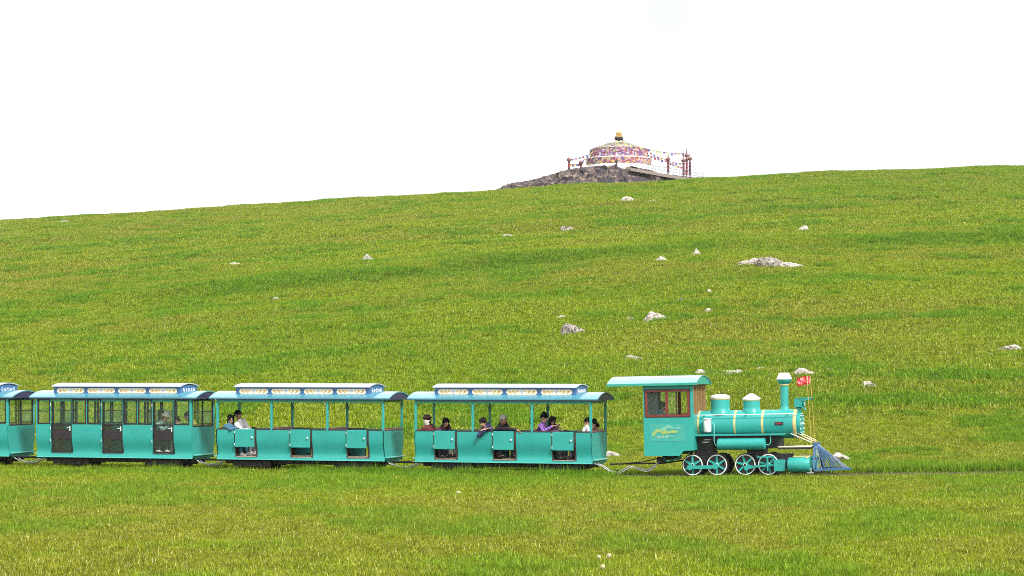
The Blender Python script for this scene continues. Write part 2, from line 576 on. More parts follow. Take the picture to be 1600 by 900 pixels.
def make_ground():
    ys = np.concatenate([np.linspace(-40, 20, 25)[:-1], np.arange(20, 80, 0.3), np.arange(80, 180, 0.75), np.arange(180, 380, 1.4), np.geomspace(382, 4000, 40)])
    xs = np.concatenate([-np.geomspace(140, 3000, 26)[::-1], np.arange(-138, -32, 2.0), np.arange(-32, 32, 0.4), np.arange(32, 138, 2.0), np.geomspace(140, 3000, 26)])
    X, Y = np.meshgrid(xs, ys)
    Z = height(X, Y)
    ny, nx = X.shape
    v = np.stack([X, Y, Z], -1).reshape(-1, 3)
    i = np.arange(ny - 1)[:, None] * nx + np.arange(nx - 1)[None, :]
    f = np.stack([i, i + 1, i + 1 + nx, i + nx], -1).reshape(-1, 4)
    me = bpy.data.meshes.new('ground')
    me.vertices.add(len(v)); me.vertices.foreach_set('co', v.ravel())
    me.loops.add(f.size); me.loops.foreach_set('vertex_index', f.ravel())
    me.polygons.add(len(f)); me.polygons.foreach_set('loop_start', np.arange(len(f)) * 4)
    me.update(calc_edges=True)
    me.polygons.foreach_set('use_smooth', np.ones(len(f), bool))
    for n, fn in (('lush', lush_map), ('dry', dry_map), ('dirt', dirt_map)):
        a = me.attributes.new(n, 'FLOAT', 'POINT')
        a.data.foreach_set('value', fn(X, Y).ravel().astype(np.float32))
    me.materials.append(ground_mat())
    o = bpy.data.objects.new('ground', me)
    COL.objects.link(o)
    return tag(o, 'long green grassy hillside rising behind the train', None, None, 'structure')

# ------------------------------------------------------------------ grass
def grass_mat():
    m, nt, out = new_mat('meadow_grass')
    N, L = nt.nodes, nt.links
    geo = N.new('ShaderNodeNewGeometry')
    def attr(n):
        a = N.new('ShaderNodeAttribute'); a.attribute_type = 'INSTANCER'; a.attribute_name = n; return a.outputs['Fac']
    def mix(f, a, b):
        x = N.new('ShaderNodeMix'); x.data_type = 'RGBA'
        L.new(f, x.inputs['Factor'])
        for s, c in (('A', a), ('B', b)):
            if isinstance(c, tuple): x.inputs[s].default_value = (*c, 1)
            else: L.new(c, x.inputs[s])
        return x.outputs['Result']
    isl = geo.outputs['Random Per Island']
    base = N.new('ShaderNodeValToRGB')
    e = base.color_ramp.elements
    e[0].position = 0.0; e[0].color = (0.064, 0.108, 0.004, 1)
    e[1].position = 0.87; e[1].color = (0.345, 0.432, 0.030, 1)
    x = e.new(0.5); x.color = (0.210, 0.293, 0.013, 1)
    x = e.new(0.92); x.color = (0.54, 0.57, 0.10, 1)
    x = e.new(0.975); x.color = (0.74, 0.76, 0.36, 1)
    L.new(isl, base.inputs['Fac'])
    dryc = N.new('ShaderNodeValToRGB')
    e = dryc.color_ramp.elements
    e[0].position = 0.0; e[0].color = (0.096, 0.108, 0.005, 1)
    e[1].position = 0.85; e[1].color = (0.345, 0.360, 0.040, 1)
    x = e.new(0.91); x.color = (0.60, 0.55, 0.18, 1)
    x = e.new(0.97); x.color = (0.76, 0.73, 0.42, 1)
    L.new(isl, dryc.inputs['Fac'])
    lush = N.new('ShaderNodeValToRGB')
    e = lush.color_ramp.elements
    e[0].position = 0.0; e[0].color = (0.048, 0.118, 0.006, 1)
    e[1].position = 0.90; e[1].color = (0.200, 0.375, 0.028, 1)
    x = e.new(0.96); x.color = (0.36, 0.48, 0.12, 1)
    L.new(isl, lush.inputs['Fac'])
    c = mix(attr('dry'), base.outputs['Color'], dryc.outputs['Color'])
    c = mix(attr('lush'), c, lush.outputs['Color'])
    no = N.new('ShaderNodeTexNoise'); no.inputs['Scale'].default_value = 2.6; no.inputs['Detail'].default_value = 5; no.inputs['Roughness'].default_value = 0.85
    L.new(geo.outputs['Position'], no.inputs['Vector'])
    hv = N.new('ShaderNodeHueSaturation')
    mr = N.new('ShaderNodeMapRange')
    mr.inputs['From Min'].default_value = 0.3; mr.inputs['From Max'].default_value = 0.7
    mr.inputs['To Min'].default_value = 0.46; mr.inputs['To Max'].default_value = 1.5  # clump tone variation, deepened to paint in the shade among tussocks
    L.new(no.outputs['Fac'], mr.inputs['Value'])
    L.new(mr.outputs['Result'], hv.inputs['Value'])
    L.new(c, hv.inputs['Color'])
    d = N.new('ShaderNodeBsdfDiffuse'); t = N.new('ShaderNodeBsdfTranslucent')
    L.new(hv.outputs['Color'], d.inputs['Color']); L.new(hv.outputs['Color'], t.inputs['Color'])
    mx = N.new('ShaderNodeMixShader'); mx.inputs['Fac'].default_value = 0.3
    L.new(d.outputs['BSDF'], mx.inputs[1]); L.new(t.outputs['BSDF'], mx.inputs[2])
    L.new(mx.outputs['Shader'], out.inputs['Surface'])
    return m

def make_patch(k, nb, rad, gm):
    r = random.Random(100 + k)
    v, f = [], []
    for i in range(nb):
        rr = rad * math.sqrt(r.random()) * (0.85 + 0.3 * r.random())
        a = r.random() * 2 * PI
        x, y = rr * math.cos(a), rr * math.sin(a)
        h = r.uniform(0.045, 0.125) * (1 if r.random() < 0.93 else 1.6)
        w = r.uniform(0.0032, 0.0075)
        b = r.random() * 2 * PI
        lean = r.uniform(0.1, 0.75) * h
        dx, dy = math.cos(b), math.sin(b)
        sx, sy = -dy * w, dx * w
        o = len(v)
        v += [(x - sx, y - sy, -0.04), (x + sx, y + sy, -0.04),
              (x + dx * lean * 0.35 + sx * 0.8, y + dy * lean * 0.35 + sy * 0.8, h * 0.6), (x + dx * lean * 0.35 - sx * 0.8, y + dy * lean * 0.35 - sy * 0.8, h * 0.6),
              (x + dx * lean, y + dy * lean, h * 0.95)]
        f += [(o, o + 1, o + 2, o + 3), (o + 3, o + 2, o + 4)]
    me = bpy.data.meshes.new('grass_tuft')
    me.from_pydata(v, [], f)
    me.materials.append(gm)
    me.update()
    return bpy.data.objects.new('grass_tuft', me)

def make_grass():
    gm = grass_mat()
    gc = bpy.data.collections.new('grass_tufts')
    for k in range(6):
        gc.objects.link(make_patch(k, 170, 0.30, gm))
    rs = np.random.RandomState(5)
    PX, PY, SCL, SZ = [], [], [], []
    for (d0, d1, n, s, sz) in ((17, 40, 23000, 0.66, 0.62), (40, 75, 34000, 0.80, 0.74), (75, 160, 38000, 1.5, 1.1), (160, 315, 48000, 2.2, 1.4)):
        D = np.sqrt(rs.rand(n) * (d1 ** 2 - d0 ** 2) + d0 ** 2)
        x = (rs.rand(n) * 2 - 1) * (0.2222 * 1.42 * D + 1.5)
        PX.append(x); PY.append(D); SCL.append(np.full(n, s)); SZ.append(np.full(n, sz))
    # a dense verge of taller tufts along both sides of the track
    n = 3400
    x = rs.uniform(-18, 17, n)
    side = np.where(rs.rand(n) < 0.55, 1, -1)
    off = side * rs.uniform(0.62, 1.25, n)
    PX.append(x); PY.append(track_y(x) + off); SCL.append(np.full(n, 0.8)); SZ.append(np.where(side > 0, np.where(x > 6.5, 1.5, 1.0), np.where(x < 2.6, 1.1, 0.7)))
    x, y, s, sz = (np.concatenate(q) for q in (PX, PY, SCL, SZ))
    u = y - track_y(x)
    keep = (np.abs(u + 0.12 * (x > 9)) > 0.56 + 0.25 * (x > 9) * (u < 0) * vnoise(x * 1.7, x * 0 + 3.3)) | (rs.rand(len(x)) < np.where(x > 8.5, 0.65, 0.05))
    x, y, s, sz, u = x[keep], y[keep], s[keep], sz[keep], u[keep]
    lush, dry = lush_map(x, y), dry_map(x, y)
    lush = np.clip(lush + (rs.rand(len(x)) - 0.5) * 0.75 * (lush > 0.06), 0, 1)
    dry = np.clip(dry + (rs.rand(len(x)) - 0.5) * 0.5, 0, 1)
    z = height(x, y)
    e = 0.6
    ax = np.arctan((height(x, y + e) - height(x, y - e)) / (2 * e))
    by = -np.arctan((height(x + e, y) - height(x - e, y)) / (2 * e))
    g = rs.rand(len(x)) * 2 * PI
    # R = Rx(ax) Ry(by) Rz(g) -> XYZ euler
    ca, sa, cb, sb, cg, sg = np.cos(ax), np.sin(ax), np.cos(by), np.sin(by), np.cos(g), np.sin(g)
    R00 = cb * cg
    R10 = ca * sg + sa * sb * cg
    R20 = sa * sg - ca * sb * cg
    R21 = sa * cg + ca * sb * sg
    R22 = ca * cb
    rot = np.stack([np.arctan2(R21, R22), -np.arcsin(np.clip(R20, -1, 1)), np.arctan2(R10, R00)], -1)
    hs = sz * (0.75 + 0.5 * rs.rand(len(x))) * (1 + 0.75 * lush)
    near_cut = np.where((np.abs(u) < 1.5) & (u < 0) & (x > 2.6), 0.72, 1.0)
    scl = np.stack([s, s, hs * near_cut], -1)
    me = bpy.data.meshes.new('grass')
    me.vertices.add(len(x))
    me.vertices.foreach_set('co', np.stack([x, y, z], -1).ravel())
    for nme, typ, arr in (('rot', 'FLOAT_VECTOR', rot), ('scl', 'FLOAT_VECTOR', scl)):
        a = me.attributes.new(nme, typ, 'POINT')
        a.data.foreach_set('vector', arr.astype(np.float32).ravel())
    for nme, arr in (('lush', lush), ('dry', dry)):
        a = me.attributes.new(nme, 'FLOAT', 'POINT')
        a.data.foreach_set('value', arr.astype(np.float32))
    a = me.attributes.new('pick', 'INT', 'POINT')
    a.data.foreach_set('value', rs.randint(0, 6, len(x)).astype(np.int32))
    o = bpy.data.objects.new('grass', me)
    COL.objects.link(o)
    ng = bpy.data.node_groups.new('scatter_grass', 'GeometryNodeTree')
    ng.interface.new_socket('Geometry', in_out='INPUT', socket_type='NodeSocketGeometry')
    ng.interface.new_socket('Geometry', in_out='OUTPUT', socket_type='NodeSocketGeometry')
    N, L = ng.nodes, ng.links
    gi, go = N.new('NodeGroupInput'), N.new('NodeGroupOutput')
    iop = N.new('GeometryNodeInstanceOnPoints')
    ci = N.new('GeometryNodeCollectionInfo')
    ci.inputs['Collection'].default_value = gc
    ci.inputs['Separate Children'].default_value = True
    ci.inputs['Reset Children'].default_value = True
    def na(n, t):
        q = N.new('GeometryNodeInputNamedAttribute'); q.data_type = t; q.inputs['Name'].default_value = n; return q.outputs['Attribute']
    L.new(gi.outputs[0], iop.inputs['Points'])
    L.new(ci.outputs['Instances'], iop.inputs['Instance'])
    iop.inputs['Pick Instance'].default_value = True
    L.new(na('pick', 'INT'), iop.inputs['Instance Index'])
    L.new(na('rot', 'FLOAT_VECTOR'), iop.inputs['Rotation'])
    L.new(na('scl', 'FLOAT_VECTOR'), iop.inputs['Scale'])
    L.new(iop.outputs['Instances'], go.inputs[0])
    md = o.modifiers.new('scatter', 'NODES')
    md.node_group = ng
    return tag(o, 'meadow grass of mixed green and straw coloured blades', None, None, 'stuff')

# ------------------------------------------------------------------ the track
M['rail_rust'] = mat('rusty_rail', (0.13, 0.085, 0.06), 0.7, 0.3, 9.0)
def make_track():
    sel = [p for p in _tr if -30 < p[0] < 26]
    root = bpy.data.objects.new('railway_track', None)
    COL.objects.link(root)
    tag(root, 'narrow railway track sunk in the grass under the train', None, None, 'structure')
    for s in (-1, 1):
        b = MB()
        pts = []
        for i in range(0, len(sel), 4):
            p, q = sel[i], sel[min(i + 1, len(sel) - 1)]
            if i + 1 >= len(sel): break
            d = Vector((q[0] - p[0], q[1] - p[1], 0)).normalized()
            nrm = Vector((-d.y, d.x, 0))
            pts.append(Vector((p[0], p[1], p[2])) + nrm * (0.36 * s))
        for i in range(len(pts) - 1):
            b.bar(pts[i] + Vector((0, 0, RAIL - 0.015)), pts[i + 1] + Vector((0, 0, RAIL - 0.015)), 0.045, 0.03)
            b.bar(pts[i] + Vector((0, 0, RAIL - 0.085)), pts[i + 1] + Vector((0, 0, RAIL - 0.085)), 0.018, 0.11)
        b.build('rail', M['rail_rust'], root, smooth=0, weld=False)

# ------------------------------------------------------------------ carriages
PROF = [(0.25, 0.700), (0.30, 0.688), (0.36, 0.672), (0.42, 0.668), (0.50, 0.680), (0.58, 0.702), (0.66, 0.724), (0.74, 0.740), (0.82, 0.748), (0.92, 0.750), (1.05, 0.750), (1.3, 0.750)]
def prof_y(z): return float(np.interp(z, [p[0] for p in PROF], [p[1] for p in PROF]))
def side_strip(b, x0, x1, z0, z1, sgn, th=0.03, mi=0):
    zs = [z0] + [p[0] for p in PROF if z0 + 1e-4 < p[0] < z1 - 1e-4] + [z1]
    outer = [(sgn * prof_y(z), z) for z in zs]
    inner = [(sgn * (prof_y(z) - th), z) for z in zs][::-1]
    b.prism(outer + inner, lambda a, c, t: (t, a, c), x0, x1, mi)

def arch(y0, z0, rise, n=16, th=0.03):
    ys = [y0 * (-1 + 2 * i / n) for i in range(n + 1)]
    top = [(y, z0 + th + rise * (1 - (y / y0) ** 2)) for y in ys]
    bot = [(y, z0 + rise * (1 - (y / y0) ** 2)) for y in ys][::-1]
    return top + bot, ys

def stadium(w, h, n=8):
    r = h / 2
    pts = []
    for i in range(n + 1):
        a = -PI / 2 + PI * i / n
        pts.append((w / 2 - r + r * math.cos(a), r * math.sin(a)))
    for i in range(n + 1):
        a = PI / 2 + PI * i / n
        pts.append((-w / 2 + r + r * math.cos(a), r * math.sin(a)))
    return pts

def add_roof(root, L):
    b = MB()
    poly, _ = arch(0.82, 1.885, 0.17)
    b.prism(poly, lambda a, c, t: (t, a, c), -L / 2 - 0.18, L / 2 + 0.18)
    rf = b.build('roof', M['car_roof'], root, 50)
    for s in (-1, 1):
        b = MB()
        x = s * (L / 2 + 0.15)
        ys = [0.795 * (-1 + i / 8) for i in range(17)]
        b.prism([(y, 1.884 + 0.165 * (1 - (y / 0.815) ** 2)) for y in ys] + [(0.795, 1.868), (-0.795, 1.868)], lambda a, c, t: (t, a, c), x - 0.012, x + 0.012)
        b.build('gable', M['navy'], rf, 30)
        b = MB()
        b.box(-L / 2 - 0.18, L / 2 + 0.18, s * 0.79 - 0.022, s * 0.79 + 0.022, 1.862, 1.883)
        b.build('fascia', M['navy'], rf, 0)
        b = MB()
        b.box(-L / 2, L / 2, s * 0.70 - 0.03, s * 0.70 + 0.03, 1.79, 1.861)
        b.build('header_beam', M['teal_green'], root, 0)
    b = MB()
    for s in (-1, 1):
        b.box(s * (L / 2 - 0.03) - 0.028, s * (L / 2 - 0.03) + 0.028, -0.669, 0.669, 1.80, 1.863)
    b.build('end_beam', M['teal_green'], root, 0)
    # raised clerestory
    HX = 1.93
    b = MB()
    ys = [0.52 * (-1 + i / 6) for i in range(13)]
    b.prism([(y, 2.190 + 0.060 * (1 - (y / 0.52) ** 2)) for y in ys] + [(0.52, 1.95), (-0.52, 1.95)], lambda a, c, t: (t, a, c), -HX, HX)
    cl = b.build('clerestory', M['blue'], root, 30)
    b = MB()
    poly, _ = arch(0.60, 2.193, 0.082, th=0.02)
    b.prism(poly, lambda a, c, t: (t, a, c), -HX - 0.035, HX + 0.035)
    b.build('clerestory_roof', M['pale_roof'], cl, 50)
    me = None
    for s in (-1, 1):
        for k in range(4):
            b = MB()
            cx, cz = -1.41 + 0.94 * k, 2.085
            yf = s * 0.521
            mp = lambda a, c, t: (a, yf + s * t, c)
            b.prism([(p[0], p[1]) for p in stadium(0.84, 0.135)], mp, -0.003, 0.010, 0)
            for q in (-1, 1):
                pts = []
                for i in range(22):
                    t = i / 21
                    pts.append((q * (0.09 + 0.24 * t), yf + s * 0.012, 0.030 * math.sin(t * 13.5)))
                b.tube(pts, 0.0085, 5, 1)
                for (ccx, r0) in ((0.325, 0.036), (0.20, 0.022)):
                    sp = [(q * (ccx + r0 * (1 - 0.6 * i / 14) * math.cos(i * 0.5)), yf + s * 0.012, r0 * (1 - 0.6 * i / 14) * math.sin(i * 0.5)) for i in range(15)]
                    b.tube(sp, 0.0075, 5, 1)
            for (dx, dz, rr) in ((0, 0, 0.030), (-0.045, 0.012, 0.018), (0.045, 0.012, 0.018), (0, -0.033, 0.018), (0, 0.036, 0.014)):
                b.sphere((dx, yf + s * 0.011, dz), (rr, 0.005, rr * 0.8), 8, 6, 2)
            o = b.build('ornament_panel', [M['cream'], M['gold'], M['lilac']], cl, 40)
            o.location = (cx, 0, cz)
        # white scrolls on the ends
        b = MB()
        xe = s * (HX + 0.004)
        for q in (-1, 1):
            for i0, (cy, r0, w) in enumerate(((0.32, 0.055, 0.008), (0.17, 0.042, 0.008))):
                sp = [(xe, q * (cy + r0 * (1 - 0.55 * i / 15) * math.cos(i * 0.45 + 0.8)), 2.105 + r0 * (1 - 0.55 * i / 15) * math.sin(i * 0.45 + 0.8)) for i in range(16)]
                b.tube(sp, w, 5)
            b.tube([(xe, q * 0.03, 2.06), (xe, q * 0.07, 2.10), (xe, q * 0.04, 2.15)], 0.008, 5)
        b.sphere((xe, 0, 2.075), (0.006, 0.03, 0.026), 8, 6)
        b.sphere((xe, 0, 2.135), (0.008, 0.022, 0.03), 8, 6)
        b.build('end_scroll', M['white'], cl, 40)

def add_underframe(root, L):
    b = MB()
    b.box(-L / 2 + 0.25, L / 2 - 0.25, -0.42, 0.42, 0.16, 0.245)
    for s in (-1, 1):
        b.box(-L / 2 + 0.1, L / 2 - 0.1, s * 0.30 - 0.04, s * 0.30 + 0.04, 0.12, 0.244)
    b.build('underframe', M['soot'], root, 0)
    for e in (-1, 1):
        xb = e * (L / 2 - 0.95)
        b = MB()
        for s in (-1, 1):
            b.box(xb - 0.55, xb + 0.55, s * 0.50 - 0.03, s * 0.50 + 0.03, 0.06, 0.20)
            b.lathe([(0, 0.05), (0.05, 0.05)], (xb - 0.3, s * 0.55, 0.1), (0, s, 0), 10)
            b.lathe([(0, 0.05), (0.05, 0.05)], (xb + 0.3, s * 0.55, 0.1), (0, s, 0), 10)
        b.box(xb - 0.2, xb + 0.2, -0.47, 0.47, 0.08, 0.158)
        bg = b.build('bogie', M['soot'], root, 30)
        for dx in (-0.3, 0.3):
            for s in (-1, 1):
                w = MB()
                w.lathe([(-0.03, 0.05), (-0.03, 0.17), (0.03, 0.17), (0.032, 0.195), (0.05, 0.195), (0.05, 0.05)], (xb + dx, s * 0.37, RAIL + 0.17), (0, -s, 0), 24)
                w.build('wheel', M['soot'], bg, 30)

def add_ends(root, L, z_top, top_mat=None):
    for s in (-1, 1):
        b = MB()
        x = s * L / 2
        zs = [0.36, 0.42, 0.50, 0.58, 0.66, 0.74, 0.82, 0.92, z_top]
        poly = [(-prof_y(z) + 0.0, z) for z in zs] + [(prof_y(z) - 0.0, z) for z in zs[::-1]]
        b.prism(poly, lambda a, c, t: (t, a, c), x - s * 0.003, x - s * 0.03)
        b.build('end_panel', M['teal'], root, 30)
        b = MB()
        b.box(min(x, x + s * 0.09), max(x, x + s * 0.09), -0.64, 0.64, 0.325, 0.36)
        b.build('end_ledge', M['pale_teal'], root, 0, bevel=0.008)
        b = MB()
        b.prism([(-0.685, 0.30), (-0.66, 0.356), (0.66, 0.356), (0.685, 0.30), (0.42, 0.215), (-0.42, 0.215)], lambda a, c, t: (t, a, c), x - s * 0.16, x - s * 0.004)
        b.build('end_sill', M['teal'], root, 0)

M['pale_teal'] = mat('pale_teal_edge_paint', (0.10, 0.47, 0.42), 0.3, 0.05, 4.0, coat=0.3)
LO = 4.83                                       # open carriages
LC = 4.72                                       # closed carriages

def make_open_car(label):
    L = LO
    root = thing('open_carriage', label, 'train carriage', group='carriages of the toy train')
    add_underframe(root, L)
    b = MB()
    b.box(-L / 2 + 0.03, L / 2 - 0.03, -0.655, 0.655, 0.31, 0.335)
    b.build('floor', M['floor_board'], root, 0)
    P3 = L / 3
    doors = [(-L / 2 + k * P3 + 0.535, -L / 2 + k * P3 + 1.185) for k in range(3)]
    for s in (-1, 1):
        b = MB()
        xs = [-L / 2]
        for d in doors: xs += [d[0], d[1]]
        xs.append(L / 2)
        for i in range(0, len(xs), 2):
            side_strip(b, xs[i], xs[i + 1], 0.25, 1.05, s)
        for d in doors:
            side_strip(b, d[0], d[1], 0.25, 0.315, s)
        sp = b.build('side_panel', M['teal'], root, 30)
        b = MB()                                  # light rolled edge at the foot of the side
        b.tube([(-L / 2, s * 0.703, 0.252), (L / 2, s * 0.703, 0.252)], 0.009, 6)
        b.build('rolled_edge', M['pale_teal'], sp, 40)
        for k in range(4):
            b = MB()
            x = -L / 2 + k * P3 + (0.032 if k == 0 else (-0.032 if k == 3 else 0))
            b.box(x - 0.03, x + 0.03, s * 0.715 - 0.03, s * 0.715 + 0.03, 1.052, 1.789)
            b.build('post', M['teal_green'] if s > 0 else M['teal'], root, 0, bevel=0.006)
        # bent brackets under the header
        for k in range(3):
            for e in (0, 1):
                xa = -L / 2 + k * P3 + (0.035 if e == 0 else P3 - 0.035)
                sg = 1 if e == 0 else -1
                b = MB()
                pts = [(xa + sg * 0.17 * (1 - math.cos(t * PI / 16)), s * 0.715, 1.60 + 0.185 * math.sin(t * PI / 16)) for t in range(9)]
                b.tube(pts, 0.0075, 5)
                b.build('bracket', M['dark_brown'], root, 60)
        for k, d in enumerate(doors):
            # sill rails either side of the door
            for (xa, xb) in ((-L / 2 + k * P3 + 0.035, d[0]), (d[1], -L / 2 + (k + 1) * P3 - 0.035)):
                b = MB()
                b.box(xa, xb, s * 0.72 - 0.036, s * 0.72 + 0.036, 1.052, 1.085)
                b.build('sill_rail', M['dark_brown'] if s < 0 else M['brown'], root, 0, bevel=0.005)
            b = MB()
            zs = [0.317, 0.36, 0.42, 0.50, 0.58, 0.66, 0.74, 0.82, 0.92, 1.05]
            for xq, w in ((d[0] + 0.014, 0.028), (d[1] - 0.024, 0.048)):
                b = MB()
                pl = [(s * (prof_y(z) + 0.008), z) for z in zs] + [(s * (prof_y(z) - 0.035), z) for z in zs[::-1]]
                b.prism(pl, lambda a, c, t: (t, a, c), xq - w / 2, xq + w / 2)
                b.build('door_jamb', M['dark_brown'], root, 30)
            b = MB()
            b.box(d[0] + 0.03, d[1] - 0.05, s * 0.67 - 0.03, s * 0.67 + 0.03, 0.317, 0.335)
            b.build('step_plate', M['floor_board'], root, 0)
            b = MB()
            b.box(d[0] + 0.022, d[1] - 0.062, min(s * 0.735, s * 0.77), max(s * 0.735, s * 0.77), 0.585, 1.068)
            dr = b.build('door', M['teal'], root, 0, bevel=0.012)
            b = MB()
            b.lathe([(0, 0.012), (0.02, 0.012), (0.024, 0.026), (0.04, 0.024), (0.046, 0.004)], (d[1] - 0.115, s * 0.768, 0.845), (0, s, 0), 14)
            b.build('handle', M['chrome'], dr, 40)
            for hz in (0.66, 0.99):
                b = MB()
                b.lathe([(0, 0.008), (0.06, 0.008)], (d[0] + 0.018, s * 0.772, hz - 0.03), (0, 0, 1), 8)
                b.build('hinge', M['white'], dr, 40)
    add_ends(root, L, 1.05)
    for s in (-1, 1):
        b = MB()
        b.box(s * (L / 2 - 0.03) - 0.035, s * (L / 2 - 0.03) + 0.035, -0.682, 0.682, 1.052, 1.088)
        b.build('end_rail', M['brown'], root, 0, bevel=0.005)
    # back to back benches
    for k in range(4):
        x = -L / 2 + k * P3
        for sg in (-1, 1):
            if (k == 0 and sg < 0) or (k == 3 and sg > 0): continue
            b = MB()
            xs = x + sg * (0.07 if k in (0, 3) else 0.035)
            b.box(min(xs, xs + sg * 0.40), max(xs, xs + sg * 0.40), -0.64, 0.64, 0.685, 0.725)
            b.box(min(xs + sg * 0.04, xs + sg * 0.07), max(xs + sg * 0.04, xs + sg * 0.07), -0.62, 0.62, 0.337, 0.684)
            b.prism([(xs, 0.728), (xs + sg * 0.06, 0.728), (xs + sg * 0.018, 1.115), (xs, 1.115)], lambda a, c, t: (a, t, c), -0.64, 0.64)
            b.build('bench', M['bench'], root, 0, bevel=0.006)
    add_roof(root, L)
    return root

def frame_rect(b, x0, x1, z0, z1, y0, y1, w, mi=0, mp=None):
    """four bars round an opening, butted at the corners"""
    q = [(x0, x1, z0, z0 + w), (x0, x1, z1 - w, z1), (x0, x0 + w, z0 + w, z1 - w), (x1 - w, x1, z0 + w, z1 - w)]
    for (a, c, d, e) in q:
        if mp is None:
            b.box(a, c, y0, y1, d, e, mi)
        else:
            b.box(y0, y1, a, c, d, e, mi)

def make_closed_car(label):
    L = LC
    root = thing('closed_carriage', label, 'train carriage', group='carriages of the toy train')
    add_underframe(root, L)
    b = MB()
    b.box(-L / 2 + 0.03, L / 2 - 0.03, -0.655, 0.655, 0.31, 0.335)
    b.build('floor', M['floor_board'], root, 0)
    ZS = 1.16
    doors = [(-1.905, -1.255), (-0.345, 0.295), (1.19, 1.83)]
    wins = [(-2.31, -1.92), (-1.235, -0.815), (-0.785, -0.365), (0.315, 0.73), (0.76, 1.175), (1.85, 2.30)]
    for s in (-1, 1):
        b = MB()
        xs = [-L / 2]
        for d in doors: xs += [d[0], d[1]]
        xs.append(L / 2)
        for i in range(0, len(xs), 2):
            side_strip(b, xs[i], xs[i + 1], 0.25, ZS, s)
        for d in doors:
            side_strip(b, d[0], d[1], 0.25, 0.375, s)
        # mullions between the windows
        edges = sorted([-L / 2, L / 2] + [v for w in wins + doors for v in w])
        for i in range(0, len(edges), 2):
            b.box(edges[i], edges[i + 1], min(s * 0.72, s * 0.748), max(s * 0.72, s * 0.748), ZS + 0.001, 1.858)
        sp = b.build('side_panel', M['teal'], root, 30)
        b = MB()
        b.tube([(-L / 2, s * 0.703, 0.252), (L / 2, s * 0.703, 0.252)], 0.009, 6)
        b.build('rolled_edge', M['pale_teal'], sp, 40)
        y0, y1 = min(s * 0.715, s * 0.756), max(s * 0.715, s * 0.756)
        for w in wins:
            b = MB()
            frame_rect(b, w[0], w[1], ZS + 0.004, 1.855, y0, y1, 0.03)
            b.box(w[0] + 0.031, w[0] + 0.085, s * 0.70 - 0.012, s * 0.70 + 0.012, 1.52, 1.545)
            b.box(w[1] - 0.085, w[1] - 0.031, s * 0.70 - 0.012, s * 0.70 + 0.012, 1.52, 1.545)
            if s > 0:
                b.box(w[0] + 0.03, w[1] - 0.03, 0.725, 0.745, 1.505, 1.522)
            wo = b.build('window', M['black'], root, 0)
            b = MB()
            b.box(w[0] + 0.031, w[1] - 0.031, s * 0.735 - 0.003, s * 0.735 + 0.003, ZS + 0.035 if s < 0 else 1.523, 1.824)
            b.build('pane', M['glass'], wo, 0)
            if s > 0:                             # the lower sash on the hill side is milky
                b = MB()
                b.box(w[0] + 0.031, w[1] - 0.031, 0.732, 0.738, ZS + 0.035, 1.504)
                b.build('pane', M['milky_glass'], wo, 0)
        for d in doors:
            b = MB()
            ya, yb = min(s * 0.655, s * 0.700), max(s * 0.655, s * 0.700)
            frame_rect(b, d[0] + 0.004, d[1] - 0.004, 0.385, 1.855, ya, yb, 0.05)
            xa, xb = d[0] + 0.054, d[1] - 0.054
            b.box(xa, xb, ya, yb, 1.135, 1.175)
            dr = b.build('door', M['black'], root, 0)
            b = MB()
            b.box(xa, xb, s * 0.684 - 0.014, s * 0.684 + 0.014, 0.755, 1.005)
            b.build('door_panel', M['dark_door'], dr, 0)
            for (za, zb) in ((1.176, 1.805), (1.006, 1.134), (0.436, 0.754)):
                b = MB()
                b.box(xa, xb, s * 0.684 - 0.003, s * 0.684 + 0.003, za + 0.002, zb - 0.002)
                b.build('pane', M['glass'], dr, 0)
            b = MB()
            hx = d[1] - 0.075
            b.box(hx - 0.014, hx + 0.014, s * 0.712 - 0.012, s * 0.712 + 0.012, 0.98, 1.11)
            b.bar((hx - 0.09, s * 0.732, 1.06), (hx, s * 0.732, 1.06), 0.016, 0.016)
            b.build('handle', M['chrome'], dr, 0)
            for hz in (0.72, 1.05, 1.7):
                b = MB()
                b.lathe([(0, 0.008), (0.07, 0.008)], (d[0] + 0.002, s * 0.772, hz - 0.035), (0, 0, 1), 8)
                b.build('hinge', M['white'], dr, 40)
            b = MB()
            b.box(d[0] + 0.03, d[1] - 0.03, min(s * 0.57, s * 0.654), max(s * 0.57, s * 0.654), 0.36, 0.378)
            b.build('step_plate', M['floor_board'], root, 0)
    add_ends(root, L, 1.10)
    for s in (-1, 1):
        x = s * (L / 2 - 0.02)
        b = MB()
        for c in (-1, 1):
            b.box(x - 0.02, x + 0.015, c * 0.69 - 0.028, c * 0.69 + 0.028, 1.10, 1.80)
        b.build('corner_post', M['teal'], root, 0)
        b = MB()
        frame_rect(b, -0.66, 0.66, 1.102, 1.855, x - 0.022, x + 0.018, 0.032, mp=1)
        b.box(x - 0.02, x + 0.016, -0.02, 0.02, 1.134, 1.823)
        for yy in (-0.33, 0.33):
            b.box(x - 0.012, x + 0.008, yy - 0.305, yy + 0.305, 1.50, 1.515)
        wo = b.build('end_window', M['black'], root, 0)
        b = MB()
        for yy in (-1, 1):
            b.box(x - 0.003, x + 0.003, min(yy * 0.02, yy * 0.627), max(yy * 0.02, yy * 0.627), 1.136, 1.821)
        b.build('pane', M['glass'], wo, 0)
        b = MB()
        b.box(x - s * 0.03 - 0.05, x - s * 0.03 + 0.01, -0.64, 0.64, 1.105, 1.17)
        b.build('end_rail', M['brown'], root, 0)
